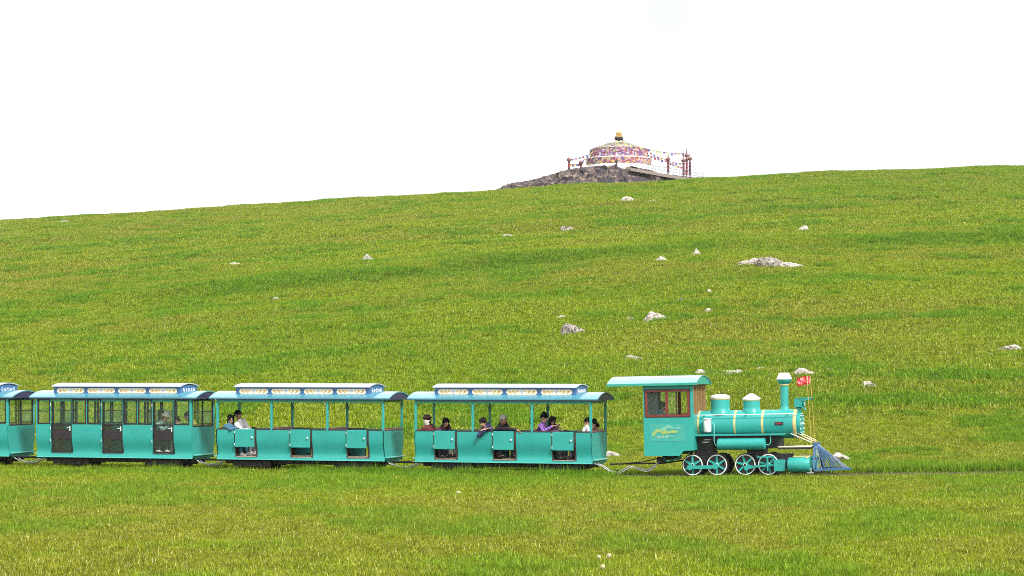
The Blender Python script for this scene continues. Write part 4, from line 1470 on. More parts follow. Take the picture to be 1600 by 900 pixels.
def make_person(label, frame, seat, fwd, chest, head, look, hands, elbows, shirt='black_cloth', pants='black_cloth', skin='skin', hair='hair',
                hair_style='short', shoes='shoe_black', k=1.0, extra=(), feet=None, group='passengers in the toy train'):
    """all points in the frame of the carriage (x forward, y away, z up); the figure sits at `seat`"""
    S = Vector(seat)
    fwd = Vector((fwd[0], fwd[1], 0)).normalized()
    left = Vector((-fwd.y, fwd.x, 0))
    up = Vector((0, 0, 1))
    J = lambda p: Vector(p) - S
    C = J(chest)                                   # top of the breastbone
    H = J(head)
    pel = Vector((0, 0, 0.10 * k))
    tl = (C - pel)
    tdir = tl.normalized()
    sl = (left - tdir * left.dot(tdir)).normalized()
    shL, shR = C + sl * 0.165 * k - tdir * 0.03, C - sl * 0.165 * k - tdir * 0.03
    body, top, low = MB(), MB(), MB()
    # torso
    for bb, g in ((body, 0.0), (top, 0.013)):
        for t, rx, ry in ((0.0, 0.155, 0.115), (0.25, 0.135, 0.10), (0.5, 0.14, 0.105), (0.75, 0.155, 0.105)):
            p = pel.lerp(C, t)
            rot = Matrix((sl, tdir.cross(sl), tdir)).transposed()
            bb.sphere(p, ((rx * k + g), (ry * k + g), 0.13 * k + g), 14, 9, rot=rot)
        bb.capsule(shL, shR, 0.062 * k + g, 0.062 * k + g)
    nk = C + tdir * 0.03
    body.capsule(C - tdir * 0.02, H - Vector((0, 0, 0.06 * k)), 0.055 * k, 0.05 * k)
    top.capsule(C - tdir * 0.03, C + tdir * 0.035, 0.085 * k, 0.068 * k)
    # head with a face
    F = Vector(look).normalized()
    hr = F.cross(up)
    hr = hr.normalized() if hr.length > 1e-3 else Vector((1, 0, 0))
    hu = hr.cross(F).normalized()
    HR = Matrix((hr, F, hu)).transposed()          # columns: right, front, up
    hp = lambda a, f, u: H + HR @ Vector((a, f, u)) * k
    body.sphere(hp(0, -0.008, 0.022), (0.074 * k, 0.092 * k, 0.094 * k), 16, 12, rot=HR)
    body.sphere(hp(0, 0.018, -0.045), (0.056 * k, 0.066 * k, 0.068 * k), 14, 10, rot=HR)
    body.sphere(hp(0, 0.052, -0.088), (0.026 * k, 0.024 * k, 0.022 * k), 10, 8, rot=HR)
    body.capsule(hp(0, 0.080, 0.022), hp(0, 0.098, -0.022), 0.011 * k, 0.016 * k, 8)
    for a in (-1, 1):
        body.sphere(hp(a * 0.078, -0.008, 0.0), (0.014 * k, 0.022 * k, 0.034 * k), 8, 8, rot=HR)
        body.sphere(hp(a * 0.035, 0.066, -0.018), (0.022 * k, 0.018 * k, 0.020 * k), 8, 8, rot=HR)
    # arms, hands with five fingers
    for sh, hd, el, sg in ((shL, J(hands[0]), J(elbows[0]), 1), (shR, J(hands[1]), J(elbows[1]), -1)):
        wr = hd
        body.capsule(sh, el, 0.048 * k, 0.040 * k); body.capsule(el, wr, 0.038 * k, 0.027 * k)
        top.capsule(sh, el, 0.064 * k, 0.054 * k); top.capsule(el, el.lerp(wr, 0.9), 0.053 * k, 0.042 * k)
        d = (wr - el).normalized()
        dn = (d * 0.75 + Vector((0, 0, -0.25))).normalized()
        sd = dn.cross(up)
        sd = sd.normalized() if sd.length > 1e-3 else left
        nrm = sd.cross(dn).normalized()
        pr = Matrix((sd, dn, nrm)).transposed()
        pc = wr + dn * 0.048 * k
        body.sphere(pc, (0.042 * k, 0.052 * k, 0.019 * k), 10, 8, rot=pr)
        for i, (off, ln) in enumerate(((-0.030, 0.062), (-0.010, 0.076), (0.010, 0.072), (0.029, 0.055))):
            a0 = wr + dn * 0.088 * k + sd * off * k
            a1 = a0 + (dn + sd * off * 3).normalized() * ln * 0.5 * k
            a2 = a1 + (dn * 0.8 - nrm * 0.55 + sd * off * 2).normalized() * ln * 0.55 * k
            body.capsule(a0, a1, 0.0105 * k, 0.0095 * k, 6); body.capsule(a1, a2, 0.0095 * k, 0.0085 * k, 6)
        t0 = wr + dn * 0.03 * k - sd * 0.034 * k * sg
        t1 = t0 + (dn * 0.7 - sd * 0.7 * sg).normalized() * 0.036 * k
        t2 = t1 + (dn * 0.9 - sd * 0.25 * sg - nrm * 0.2).normalized() * 0.03 * k
        body.capsule(t0, t1, 0.0125 * k, 0.011 * k, 6); body.capsule(t1, t2, 0.011 * k, 0.0095 * k, 6)
    # legs
    fts = []
    floor = 0.345 - S.z
    for sg in (1, -1):
        hip = pel + left * 0.085 * k * sg - Vector((0, 0, 0.02))
        kn = hip + fwd * 0.40 * k + left * 0.02 * sg + Vector((0, 0, 0.02))
        an = (J(feet[0 if sg > 0 else 1]) + Vector((0, 0, 0.07))) if feet else Vector((kn.x, kn.y, 0)) - fwd * 0.02 + Vector((0, 0, floor + 0.08))
        body.capsule(hip, kn, 0.07 * k, 0.052 * k); body.capsule(kn, an, 0.05 * k, 0.035 * k)
        low.capsule(hip, kn, 0.086 * k, 0.066 * k); low.capsule(kn, kn.lerp(an, 0.93), 0.063 * k, 0.052 * k)
        body.capsule(an, an + fwd * 0.12 * k - Vector((0, 0, 0.035)), 0.034 * k, 0.03 * k)
        fts.append(an)
    low.sphere(pel - Vector((0, 0, 0.01)), (0.165 * k, 0.165 * k, 0.125 * k), 14, 9)
    frame_loc, frame_rot = frame
    mtx = Matrix.Translation(frame_loc) @ Euler(frame_rot).to_matrix().to_4x4()
    p = remeshed('person', body, M[skin], None, 0.0105)
    p.location = mtx @ S
    p.rotation_euler = frame_rot
    tag(p, label, 'person', group)
    remeshed('shirt', top, M[shirt], p, 0.014)
    remeshed('trousers', low, M[pants], p, 0.016)
    for an in fts:
        s = MB()
        toe = an + fwd * 0.15 * k
        s.capsule(an + Vector((0, 0, -0.035)) - fwd * 0.03, toe + Vector((0, 0, -0.045)), 0.043 * k, 0.036 * k)
        s.capsule(an - fwd * 0.01, an + fwd * 0.05 - Vector((0, 0, 0.01)), 0.046 * k, 0.038 * k)
        remeshed('shoe', s, M[shoes], p, 0.012)
    # face details
    for a in (-1, 1):
        e = MB(); e.sphere(hp(a * 0.031, 0.081, 0.014), (0.013 * k, 0.009 * k, 0.0075 * k), 8, 6, rot=HR)
        e.capsule(hp(a * 0.017, 0.088, 0.034), hp(a * 0.048, 0.078, 0.034), 0.0055 * k, 0.0045 * k, 6)
        e.build('eye', M['eye'], p, 180)
    e = MB(); e.sphere(hp(0, 0.081, -0.058), (0.023 * k, 0.008 * k, 0.008 * k), 8, 6, rot=HR)
    e.build('mouth', M['lip'], p, 180)
    # hair
    r = random.Random(sum(map(ord, label)))
    if hair_style != 'none':
        h = MB()
        h.sphere(hp(0, -0.020, 0.040), (0.090 * k, 0.102 * k, 0.092 * k), 16, 12, rot=HR)
        for i in range(26):
            a = r.uniform(-PI, PI)
            u = r.uniform(0.02, 0.12)
            cu = math.sqrt(max(0.0, 1 - ((u - 0.03) / 0.105) ** 2))
            q = hp(0.080 * cu * math.sin(a), -0.022 - 0.086 * cu * math.cos(a), u)
            if (HR.transposed() @ (q - H)).y < 0.05 * k or u > 0.08:
                h.sphere(q, r.uniform(0.018, 0.032) * k, 8, 6)
        # forehead line and nape
        h.capsule(hp(-0.030, 0.056, 0.072), hp(0.030, 0.056, 0.072), 0.028 * k, 0.028 * k)
        h.capsule(hp(-0.045, -0.085, -0.02), hp(0.045, -0.085, -0.02), 0.028 * k, 0.028 * k)
        for a in (-1, 1):
            h.capsule(hp(a * 0.074, 0.012, 0.03), hp(a * 0.076, 0.012, 0.06), 0.014 * k, 0.016 * k)
        if hair_style in ('long', 'bob'):
            ln = 0.34 if hair_style == 'long' else 0.16
            for i in range(9):
                a = PI * (0.5 + (i + 0.5) / 9)
                q = hp(0.075 * math.cos(a) * 1.0 if False else 0.08 * math.cos(a - PI / 2 + PI / 2), -0.03 - 0.065 * abs(math.sin(a)), 0.02)
                h.capsule(q, q - Vector((0, 0, ln * k)) - fwd * 0.03 + Vector((r.uniform(-.015, .015), r.uniform(-.015, .015), 0)), 0.032 * k, 0.022 * k)
            for a in (-1, 1):
                h.capsule(hp(a * 0.078, 0.005, 0.05), hp(a * 0.085, 0.0, -0.10), 0.022 * k, 0.018 * k)
        o = remeshed('hair', h, M[hair], p, 0.010)
    for x in extra:
        if x == 'sunglasses':
            g = MB()
            for a in (-1, 1):
                g.sphere(hp(a * 0.036, 0.088, 0.012), (0.032 * k, 0.010, 0.026 * k), 12, 8, rot=HR)
                g.bar(hp(a * 0.064, 0.08, 0.018), hp(a * 0.082, 0.0, 0.02), 0.008, 0.008)
            g.bar(hp(-0.02, 0.095, 0.016), hp(0.02, 0.095, 0.016), 0.008, 0.008)
            g.build('sunglasses', M['black'], p, 60)
        elif x == 'mask':
            g = MB()
            g.sphere(hp(0, 0.03, -0.045), (0.076 * k, 0.078 * k, 0.070 * k), 16, 10, rot=HR)
            g.sphere(hp(0, 0.0, -0.10), (0.09 * k, 0.09 * k, 0.05 * k), 16, 10, rot=HR)
            g.sphere(hp(0, 0.08, -0.02), (0.05 * k, 0.03 * k, 0.045 * k), 12, 8, rot=HR)
            for a in (-1, 1):
                g.capsule(hp(a * 0.07, 0.02, -0.02), hp(a * 0.10, -0.03, 0.02), 0.03 * k, 0.016 * k)
            remeshed('face_scarf', g, M['mask_cloth'], p, 0.012)
        elif x == 'hat':
            g = MB()
            g.lathe([(0.055, 0.135 * k), (0.07, 0.145 * k), (0.078, 0.10 * k), (0.12, 0.092 * k), (0.148, 0.06 * k), (0.152, 0.005)], H + hu * 0.0, hu, 20)
            g.build('hat', M['hat_cloth'], p, 50)
        elif x == 'cap':
            g = MB()
            g.sphere(hp(0, -0.010, 0.050), (0.090 * k, 0.100 * k, 0.085 * k), 16, 10, rot=HR)
            g.sphere(hp(0, 0.105, 0.062), (0.060 * k, 0.055 * k, 0.010 * k), 12, 6, rot=HR)
            g.build('cap', M['cap_cloth'], p, 60)
        elif x == 'bucket':
            g = MB()
            g.lathe([(0.02, 0.16 * k), (0.03, 0.165 * k), (0.055, 0.105 * k), (0.13, 0.088 * k), (0.142, 0.06 * k), (0.145, 0.005)], H, hu, 20)
            g.build('hat', M['cap_cloth'], p, 50)
    return p

def car_frame(n):
    return (on_line(CAR_T[n]), (0, 0, -TH))

def make_people():
    c1, c2, c3 = car_frame(1), car_frame(2), car_frame(3)
    # first carriage, from the left
    make_person('person in maroon with a dark hat and a pale scarf covering the face', c1, (-2.12, -0.34, 0.73), (1, -0.25), (-2.17, -0.38, 1.17), (-2.18, -0.42, 1.335), (-0.15, -1, -0.05),
                ((-1.85, -0.40, 1.0), (-2.22, -0.62, 1.0)), ((-1.90, -0.28, 1.0), (-2.36, -0.52, 1.02)), 'maroon_cloth', 'black_cloth', 'skin', 'hair', 'bob', extra=('mask', 'hat'))
    make_person('person in a plum jacket with dark hair leaning over beside the person in maroon', c1, (-1.98, 0.10, 0.73), (1, -0.3), (-1.80, -0.22, 1.14), (-1.685, -0.32, 1.27), (0.75, -0.75, -0.25),
                ((-1.52, -0.30, 1.0), (-1.62, -0.50, 1.02)), ((-1.62, -0.10, 1.0), (-1.84, -0.52, 1.0)), 'plum_cloth', 'grey_cloth', 'skin_tan', 'hair', 'bob')
    make_person('man in navy hanging his elbow out over the side of the first carriage', c1, (-0.62, -0.30, 0.73), (1.0, -0.05), (-0.53, -0.52, 1.17), (-0.54, -0.69, 1.285), (0.02, -0.95, -0.42),
                ((-0.43, -0.80, 1.13), (-0.42, -0.835, 1.11)), ((-0.31, -0.66, 1.11), (-0.60, -0.86, 0.95)), 'navy_cloth', 'black_cloth', 'skin', 'hair', 'short')
    make_person('grey haired man in black stretching one arm along the side rail', c1, (-0.30, 0.12, 0.73), (1, -0.15), (-0.19, -0.26, 1.21), (-0.085, -0.34, 1.365), (0.9, -0.42, -0.18),
                ((0.20, -0.2, 0.98), (0.40, -0.70, 1.105)), ((0.05, -0.05, 1.0), (0.10, -0.58, 1.13)), 'black_cloth', 'black_cloth', 'skin_tan', 'grey_hair', 'short')
    make_person('man in a purple striped shirt reading forward with hands raised', c1, (0.88, -0.26, 0.73), (1, 0), (0.97, -0.30, 1.245), (1.025, -0.32, 1.425), (0.95, -0.12, -0.32),
                ((1.28, -0.14, 1.15), (1.27, -0.44, 1.20)), ((1.08, -0.06, 1.02), (1.04, -0.50, 1.06)), 'purple_cloth', 'black_cloth', 'skin', 'hair', 'short', feet=((1.42, -0.25, 0.335), (1.40, -0.42, 0.335)))
    make_person('dark haired child in plum in front of the man in purple', c1, (1.05, -0.02, 0.73), (1, -0.2), (1.19, -0.22, 1.16), (1.245, -0.30, 1.335), (0.55, 0.8, -0.25),
                ((1.42, -0.46, 1.20), (1.44, -0.30, 1.09)), ((1.34, -0.40, 1.06), (1.38, -0.45, 1.05)), 'plum_cloth', 'black_cloth', 'skin', 'hair', 'bob', k=0.92)
    make_person('boy in a white shirt sitting behind the right front post of the first carriage', c1, (2.12, -0.40, 0.73), (-1, 0), (2.18, -0.38, 1.16), (2.19, -0.36, 1.315), (-1, -0.15, -0.25),
                ((1.90, -0.50, 0.92), (1.90, -0.2, 0.92)), ((2.12, -0.60, 0.95), (2.12, -0.12, 0.95)), 'white_cloth', 'grey_cloth', 'skin', 'hair', 'short', k=0.88)
    make_person('passenger with black hair just right of the front post of the first carriage', c1, (2.12, 0.08, 0.73), (-1, 0), (2.18, -0.02, 1.10), (2.26, -0.04, 1.275), (-0.9, 0.3, -0.35),
                ((1.92, -0.2, 0.92), (1.92, 0.2, 0.92)), ((2.1, -0.25, 0.95), (2.1, 0.30, 0.95)), 'maroon_cloth', 'black_cloth', 'skin', 'hair', 'short', k=0.92)
    make_person('small child low in the far front corner of the first carriage', c1, (2.17, 0.44, 0.73), (-1, -0.2), (2.20, 0.28, 1.03), (2.27, 0.24, 1.175), (-0.3, -1, -0.2),
                ((2.0, 0.15, 0.90), (2.0, 0.45, 0.90)), ((2.15, 0.08, 0.93), (2.15, 0.48, 0.93)), 'maroon_cloth', 'black_cloth', 'skin', 'hair', 'short', k=0.8)
    # second carriage
    make_person('woman in a denim jacket and dark sunglasses with long black hair, elbow over the side', c2, (-2.16, -0.38, 0.73), (1, -0.3), (-2.17, -0.42, 1.165), (-2.125, -0.43, 1.325), (0.55, -0.8, -0.12),
                ((-1.80, -0.40, 1.0), (-1.84, -0.66, 1.10)), ((-1.98, -0.20, 1.0), (-1.99, -0.76, 1.06)), 'denim', 'denim', 'skin', 'hair', 'long', 'shoe_white', extra=('sunglasses',), feet=((-1.70, -0.32, 0.335), (-1.78, -0.50, 0.335)))
    make_person('man in a white shirt with short black hair leaning against the woman in denim', c2, (-2.02, -0.06, 0.73), (1, -0.1), (-1.95, -0.22, 1.255), (-1.985, -0.25, 1.435), (0.92, -0.38, -0.05),
                ((-1.60, -0.3, 1.06), (-1.62, -0.42, 1.04)), ((-1.76, -0.02, 1.02), (-1.78, -0.44, 1.02)), 'white_cloth', 'grey_cloth', 'skin_tan', 'hair', 'short', 'shoe_white')
    # third carriage, behind glass
    make_person('passenger in a pale hat behind the last door glass of the glazed carriage', c3, (1.00, -0.30, 0.77), (1, 0), (1.26, -0.34, 1.20), (1.42, -0.33, 1.395), (0.9, -0.35, -0.3),
                ((1.55, -0.2, 1.1), (1.60, -0.45, 1.15)), ((1.42, -0.1, 1.02), (1.40, -0.52, 1.03)), 'green_cloth', 'black_cloth', 'skin', 'hair', 'short', 'shoe_white', extra=('bucket',), feet=((1.52, -0.50, 0.375), (1.27, -0.56, 0.375)))
    make_person('passenger with dark hair and a grey jacket at the left of the last door glass', c3, (0.98, 0.06, 0.77), (1, -0.1), (1.12, -0.10, 1.25), (1.17, -0.12, 1.43), (0.9, -0.4, -0.1),
                ((1.40, 0.1, 1.0), (1.42, -0.25, 1.05)), ((1.22, 0.2, 1.0), (1.25, -0.32, 1.0)), 'grey_cloth', 'black_cloth', 'skin_tan', 'hair', 'bob')
    make_person('passenger in yellow with dark hair near the front window of the third carriage', c3, (2.08, 0.12, 0.77), (-1, -0.1), (1.99, 0.02, 1.24), (1.90, -0.02, 1.385), (-0.95, -0.2, -0.3),
                ((1.70, 0.2, 1.0), (1.70, -0.2, 1.0)), ((1.9, 0.28, 1.0), (1.9, -0.25, 1.0)), 'yellow_cloth', 'grey_cloth', 'skin', 'hair', 'short')
    make_person('child with dark hair between the last door and the yellow passenger', c3, (1.98, -0.38, 0.77), (-1, 0), (1.85, -0.36, 1.13), (1.74, -0.34, 1.27), (-1, 0, -0.4),
                ((1.6, -0.2, 0.95), (1.6, -0.5, 0.95)), ((1.75, -0.15, 0.95), (1.75, -0.55, 0.95)), 'grey_cloth', 'grey_cloth', 'skin', 'hair', 'short', k=0.85)
    # the driver
    pos = on_line(1.35)
    make_person('locomotive driver in a teal shirt seen through the cab window', (Vector((pos.x, pos.y, float(track_z(pos.x)))), (0, R(-1.2), -TH)), (0.30, 0.08, 1.0), (1, 0), (0.26, 0.02, 1.545), (0.335, 0.0, 1.70), (1, -0.1, -0.15),
                ((0.68, 0.2, 1.35), (0.68, -0.2, 1.35)), ((0.45, 0.28, 1.3), (0.45, -0.25, 1.3)), 'teal_cloth', 'black_cloth', 'skin_tan', 'hair', 'short', feet=((0.75, 0.2, 0.62), (0.75, -0.05, 0.62)), group=None)

# ------------------------------------------------------------------ rocks
def rock_mesh(seed, w, d, h, peak=0.0, chunky=7, flat=0.0):
    """a faceted boulder: a sphere cut by planes, peak leaning left (-1) or right (+1)"""
    r = random.Random(seed)
    bm = bmesh.new()
    bmesh.ops.create_icosphere(bm, subdivisions=4, radius=1.0)
    if peak > 5:                                  # blocky stone
        for v in bm.verts:
            m_ = max(abs(v.co.x), abs(v.co.y), abs(v.co.z))
            v.co = v.co.lerp(v.co / m_ * 0.9, 0.72)
        chunky, peak = -3, 0
    planes = []
    for i in range(chunky + 6):
        n = Vector((r.uniform(-1, 1), r.uniform(-1, 1), r.uniform(-0.35, 1))).normalized()
        planes.append((n, r.uniform(0.5, 0.84)))
    off = Vector((r.random() * 90, r.random() * 90, r.random() * 90))
    from mathutils import noise
    for v in bm.verts:
        c = v.co
        for n, q in planes:
            e = c.dot(n) - q
            if e > 0:
                c = c - n * e * 0.93
        c = c * (1 + 0.20 * noise.noise(c * 2.2 + off) + 0.11 * noise.noise(c * 4.5 + off) + 0.06 * noise.noise(c * 14 + off))
        v.co = c
    xs = [v.co.x for v in bm.verts]; zs = [v.co.z for v in bm.verts]
    cx, zr = (max(xs) + min(xs)) / 2, max(zs)
    sx = 2.0 / (max(xs) - min(xs))
    for v in bm.verts:
        z = v.co.z / zr
        x = (v.co.x - cx) * sx
        if peak:                                  # the crest stands off centre and the back slopes down
            xp = 0.75 * peak
            p = (x + 1) / (xp + 1) if x < xp else (1 - x) / (1 - xp)
            z = max(z, -0.3) ** 1 if z < 0 else (z ** 0.55) * (0.22 + 0.85 * max(p, 0) ** 0.8)
        v.co = Vector((x * w / 2, v.co.y * d / 2, z * h if z > 0 else z * h * 0.6))
    me = bpy.data.meshes.new('rock')
    bm.to_mesh(me)
    bm.free()
    me.polygons.foreach_set('use_smooth', [True] * len(me.polygons))
    me.set_sharp_from_angle(angle=R(32))
    return me

ROCKS = [  # px, py of the foot, width, height in photograph pixels, lean, material, label
    (981, 314, 21, 9, -0.8, 'rock', 'pale block on the upper slope directly below the shrine crag'),
    (1020, 315, 14, 3, 0, 'rock', 'thin pale slab right of the block below the shrine'),
    (100, 348, 18, 4, 0, 'rock', 'low pale rock at far left just under the skyline'),
    (886, 361, 18, 7, 0, 'grey_rock', 'rounded grey rock on the upper slope left of centre line of the shrine'),
    (794, 371, 22, 6, -0.8, 'rock', 'pale slab tilted to the right below the left foot of the crag'),
    (575, 408, 19, 10, -0.2, 'rock', 'pointed pale rock on the green terrace above the second carriage'),
    (574, 416, 12, 4, 0, 'grey_rock', 'small slab just below the pointed rock on the green terrace'),
    (367, 415, 17, 5, 0, 'rock', 'flat white rock in the lush band above the second carriage roof left end'),
    (1034, 409, 18, 9, -0.3, 'rock', 'pale triangular rock between the terrace and the small pointed rock'),
    (1089, 400, 13, 11, -0.1, 'rock', 'small sharply pointed pale rock above the locomotive cab'),
    (1255, 361, 20, 9, 0.5, 'rock', 'pale rock on the upper right slope above the stone row'),
    (1174, 415, 32, 11, 9, 'rock', 'left block of the three stone row on the right slope'),
    (1208, 417, 42, 15, 9, 'grey_rock', 'biggest dark middle block of the three stone row on the right slope'),
    (1241, 418, 44, 10, -0.9, 'rock', 'low reddish right end of the three stone row on the right slope'),
    (1064, 473, 15, 7, 0.2, 'grey_rock', 'small grey rock above and right of the big wedge boulder'),
    (1108, 456, 7, 4, 0, 'rock', 'tiny pale stone above the little stone pile'),
    (1105, 489, 13, 7, 0, 'rock', 'little pale stone pile right of the second wedge boulder'),
    (880, 498, 20, 5, 0, 'rock', 'flat pale stone just above the big wedge boulder'),
    (901, 521, 42, 15, -0.8, 'grey_rock', 'big wedge boulder with a dark left face in the middle of the slope'),
    (988, 500, 17, 4, 0, 'rock', 'thin flat stone left of the second wedge boulder'),
    (1028, 502, 38, 14, -0.6, 'rock', 'second wedge boulder with a pale sloping top right of the big one'),
    (993, 563, 32, 8, -0.7, 'grey_rock', 'grey slab tilted right above the gap between carriage and cab'),
    (1096, 586, 22, 10, -0.4, 'rock', 'knob shaped stone just behind the locomotive cab roof'),
    (1124, 584, 40, 5, 9, 'rock', 'long thin stone ridge behind the locomotive cab roof'),
    (1151, 586, 36, 8, 0.1, 'rock', 'pinkish flat stone at the right end of the ridge behind the cab roof'),
    (1190, 579, 16, 5, 0, 'rock', 'small low stone left of the chimney top'),
    (1259, 587, 34, 12, -0.6, 'rock', 'white hooked boulder just above the red flags'),
    (1296, 581, 12, 6, 0, 'rock', 'small stone right of the boulder above the flags'),
    (1360, 606, 29, 10, 0, 'rock', 'low domed white rock right of the red flags'),
    (1579, 548, 36, 9, 0.4, 'rock', 'pale rock at the far right edge of the slope'),
    (1318, 723, 40, 15, -0.6, 'rock', 'pale boulder just behind the blue cowcatcher'),
    (958, 716, 28, 11, -0.5, 'rock', 'pale stone lying behind the gap between the first carriage and the cab'),
    (432, 468, 13, 4, 0, 'rock', 'tiny white stone on the slope above the second carriage'),
    (430, 522, 9, 3, 0, 'rock', 'tiny flat stone low on the slope above the second carriage roof'),
    (1358, 268, 10, 4, 0, 'grey_rock', 'small dark rock on the skyline at the upper right'),
    (1232, 277, 6, 3, 0, 'rock', 'tiny pale rock on the skyline right of the shrine railing'),
    (1330, 739, 0, 0, 0, '', ''),
]
def make_rocks():
    for i, (px, py, w, h, lean, mt, lb) in enumerate(ROCKS):
        if not mt: continue
        p, D = ground_hit(px, py)
        s = D / FPX
        ww, hh = w * s, h * s
        me = rock_mesh(40 + i, ww * 1.3, max(ww * 0.75, hh * 1.2), hh * 1.08, lean)
        me.materials.append(M[mt])
        o = bpy.data.objects.new('rock', me)
        COL.objects.link(o)
        o.location = p + Vector((0, 0.15 * ww, 0.0))
        tag(o, lb, 'rock', 'rocks scattered over the hillside')

# ------------------------------------------------------------------ shrine on the crag
OBO_D = 330.0
def at(px, py, D): return Vector(((px - 800) / FPX * D, D, EYE + (575 - py) / FPX * D))

CRAG_TOP = [(776, 299), (783, 296), (797, 290), (815, 287), (840, 283), (860, 276), (875, 272), (890, 268), (910, 266), (925, 264), (945, 262), (965, 260), (985, 263), (1003, 268), (1025, 273), (1045, 276), (1062, 279), (1092, 281), (1100, 284)]
def make_crag():
    from mathutils import noise
    xs = np.linspace(776, 1100, 190)
    ty = np.interp(xs, [c[0] for c in CRAG_TOP], [c[1] for c in CRAG_TOP])
    rows = 34
    v, f = [], []
    for j in range(rows):
        t = j / (rows - 1)
        for i, (px, py) in enumerate(zip(xs, ty)):
            X = (px - 800) / FPX * OBO_D
            zt = EYE + (575 - py) / FPX * OBO_D
            zb = 25.5
            if t < 0.5:                           # front face
                q = t / 0.5
                z = zb + (zt - zb) * q ** 0.85
                y = OBO_D - 8.0 + 3.4 * q ** 1.6
            elif t < 0.8:                         # top
                q = (t - 0.5) / 0.3
                z = zt + 0.1 * q
                y = OBO_D - 4.6 + 10.5 * q
            else:
                q = (t - 0.8) / 0.2
                z = zt + 0.1 - (zt - zb) * q
                y = OBO_D + 5.9 + 3 * q
            p = Vector((X, y, z))
            c = noise.cell_vector(Vector((X * 0.55 + 0.25 * z, y * 0.5, z * 0.42)))
            c2 = noise.cell_vector(Vector((X * 1.3 + 7, y * 1.1, z * 1.0 + 0.3 * X)))
            a = 0.55 if t < 0.5 else 0.18
            p.x += 0.25 * (c.x - 0.5) + 0.12 * (c2.x - 0.5)
            p.y -= a * 1.9 * (c.y - 0.5) + a * 0.7 * (c2.y - 0.5) + a * 0.6 * noise.noise(p * 0.9)
            p.z += a * 0.6 * (c.z - 0.5) + a * 0.4 * (c2.z - 0.5)
            v.append(p)
    n = len(xs)
    for j in range(rows - 1):
        for i in range(n - 1):
            a = j * n + i
            f.append((a, a + 1, a + n + 1, a + n))
    b = MB()
    b.add(v, f)
    o = b.build('crag', M['crag'], None, 25, weld=False)
    tag(o, 'craggy brown and purple rock outcrop under the shrine', None, None, 'structure')
    for k, (px, py, w, h) in enumerate(((815, 287, 9, 4), (838, 283, 7, 4), (848, 280, 8, 5), (870, 274, 7, 5), (878, 271, 9, 6), (900, 267, 9, 5))):
        me = rock_mesh(200 + k, w * OBO_D / FPX, w * OBO_D / FPX, h * OBO_D / FPX)
        me.materials.append(M['crag'])
        r = bpy.data.objects.new('rock', me)
        COL.objects.link(r)
        r.location = at(px, py + 1, OBO_D - 4.0)
        tag(r, ['lowest dark loose rock on the left ridge of the crag', 'second dark loose rock from the left on the crag ridge', 'dark loose rock in the middle of the crag left ridge', 'dark loose rock left of the leftmost shrine pole',
                'dark loose rock touching the foot of the leftmost shrine pole', 'dark loose rock below the second shrine pole'][k], 'rock', 'loose rocks on the crag')

def simple(name, col, rough=0.7):
    return mat(name, col, rough, 0.08, 8.0)
FLAGS = [simple('flag_white', (0.50, 0.46, 0.46)), simple('flag_purple', (0.14, 0.08, 0.25)), simple('flag_red', (0.30, 0.05, 0.08)), simple('flag_yellow', (0.60, 0.42, 0.12)),
         simple('flag_blue', (0.12, 0.14, 0.38)), simple('flag_pink', (0.45, 0.20, 0.30)), simple('flag_green', (0.36, 0.46, 0.16))]

M['tan_cloth'] = simple('tan_cloth', (0.34, 0.24, 0.22))
M['wrap'] = simple('brown_red_wrap', (0.17, 0.06, 0.055))
M['wrap_dark'] = simple('dark_wrap', (0.08, 0.035, 0.05))

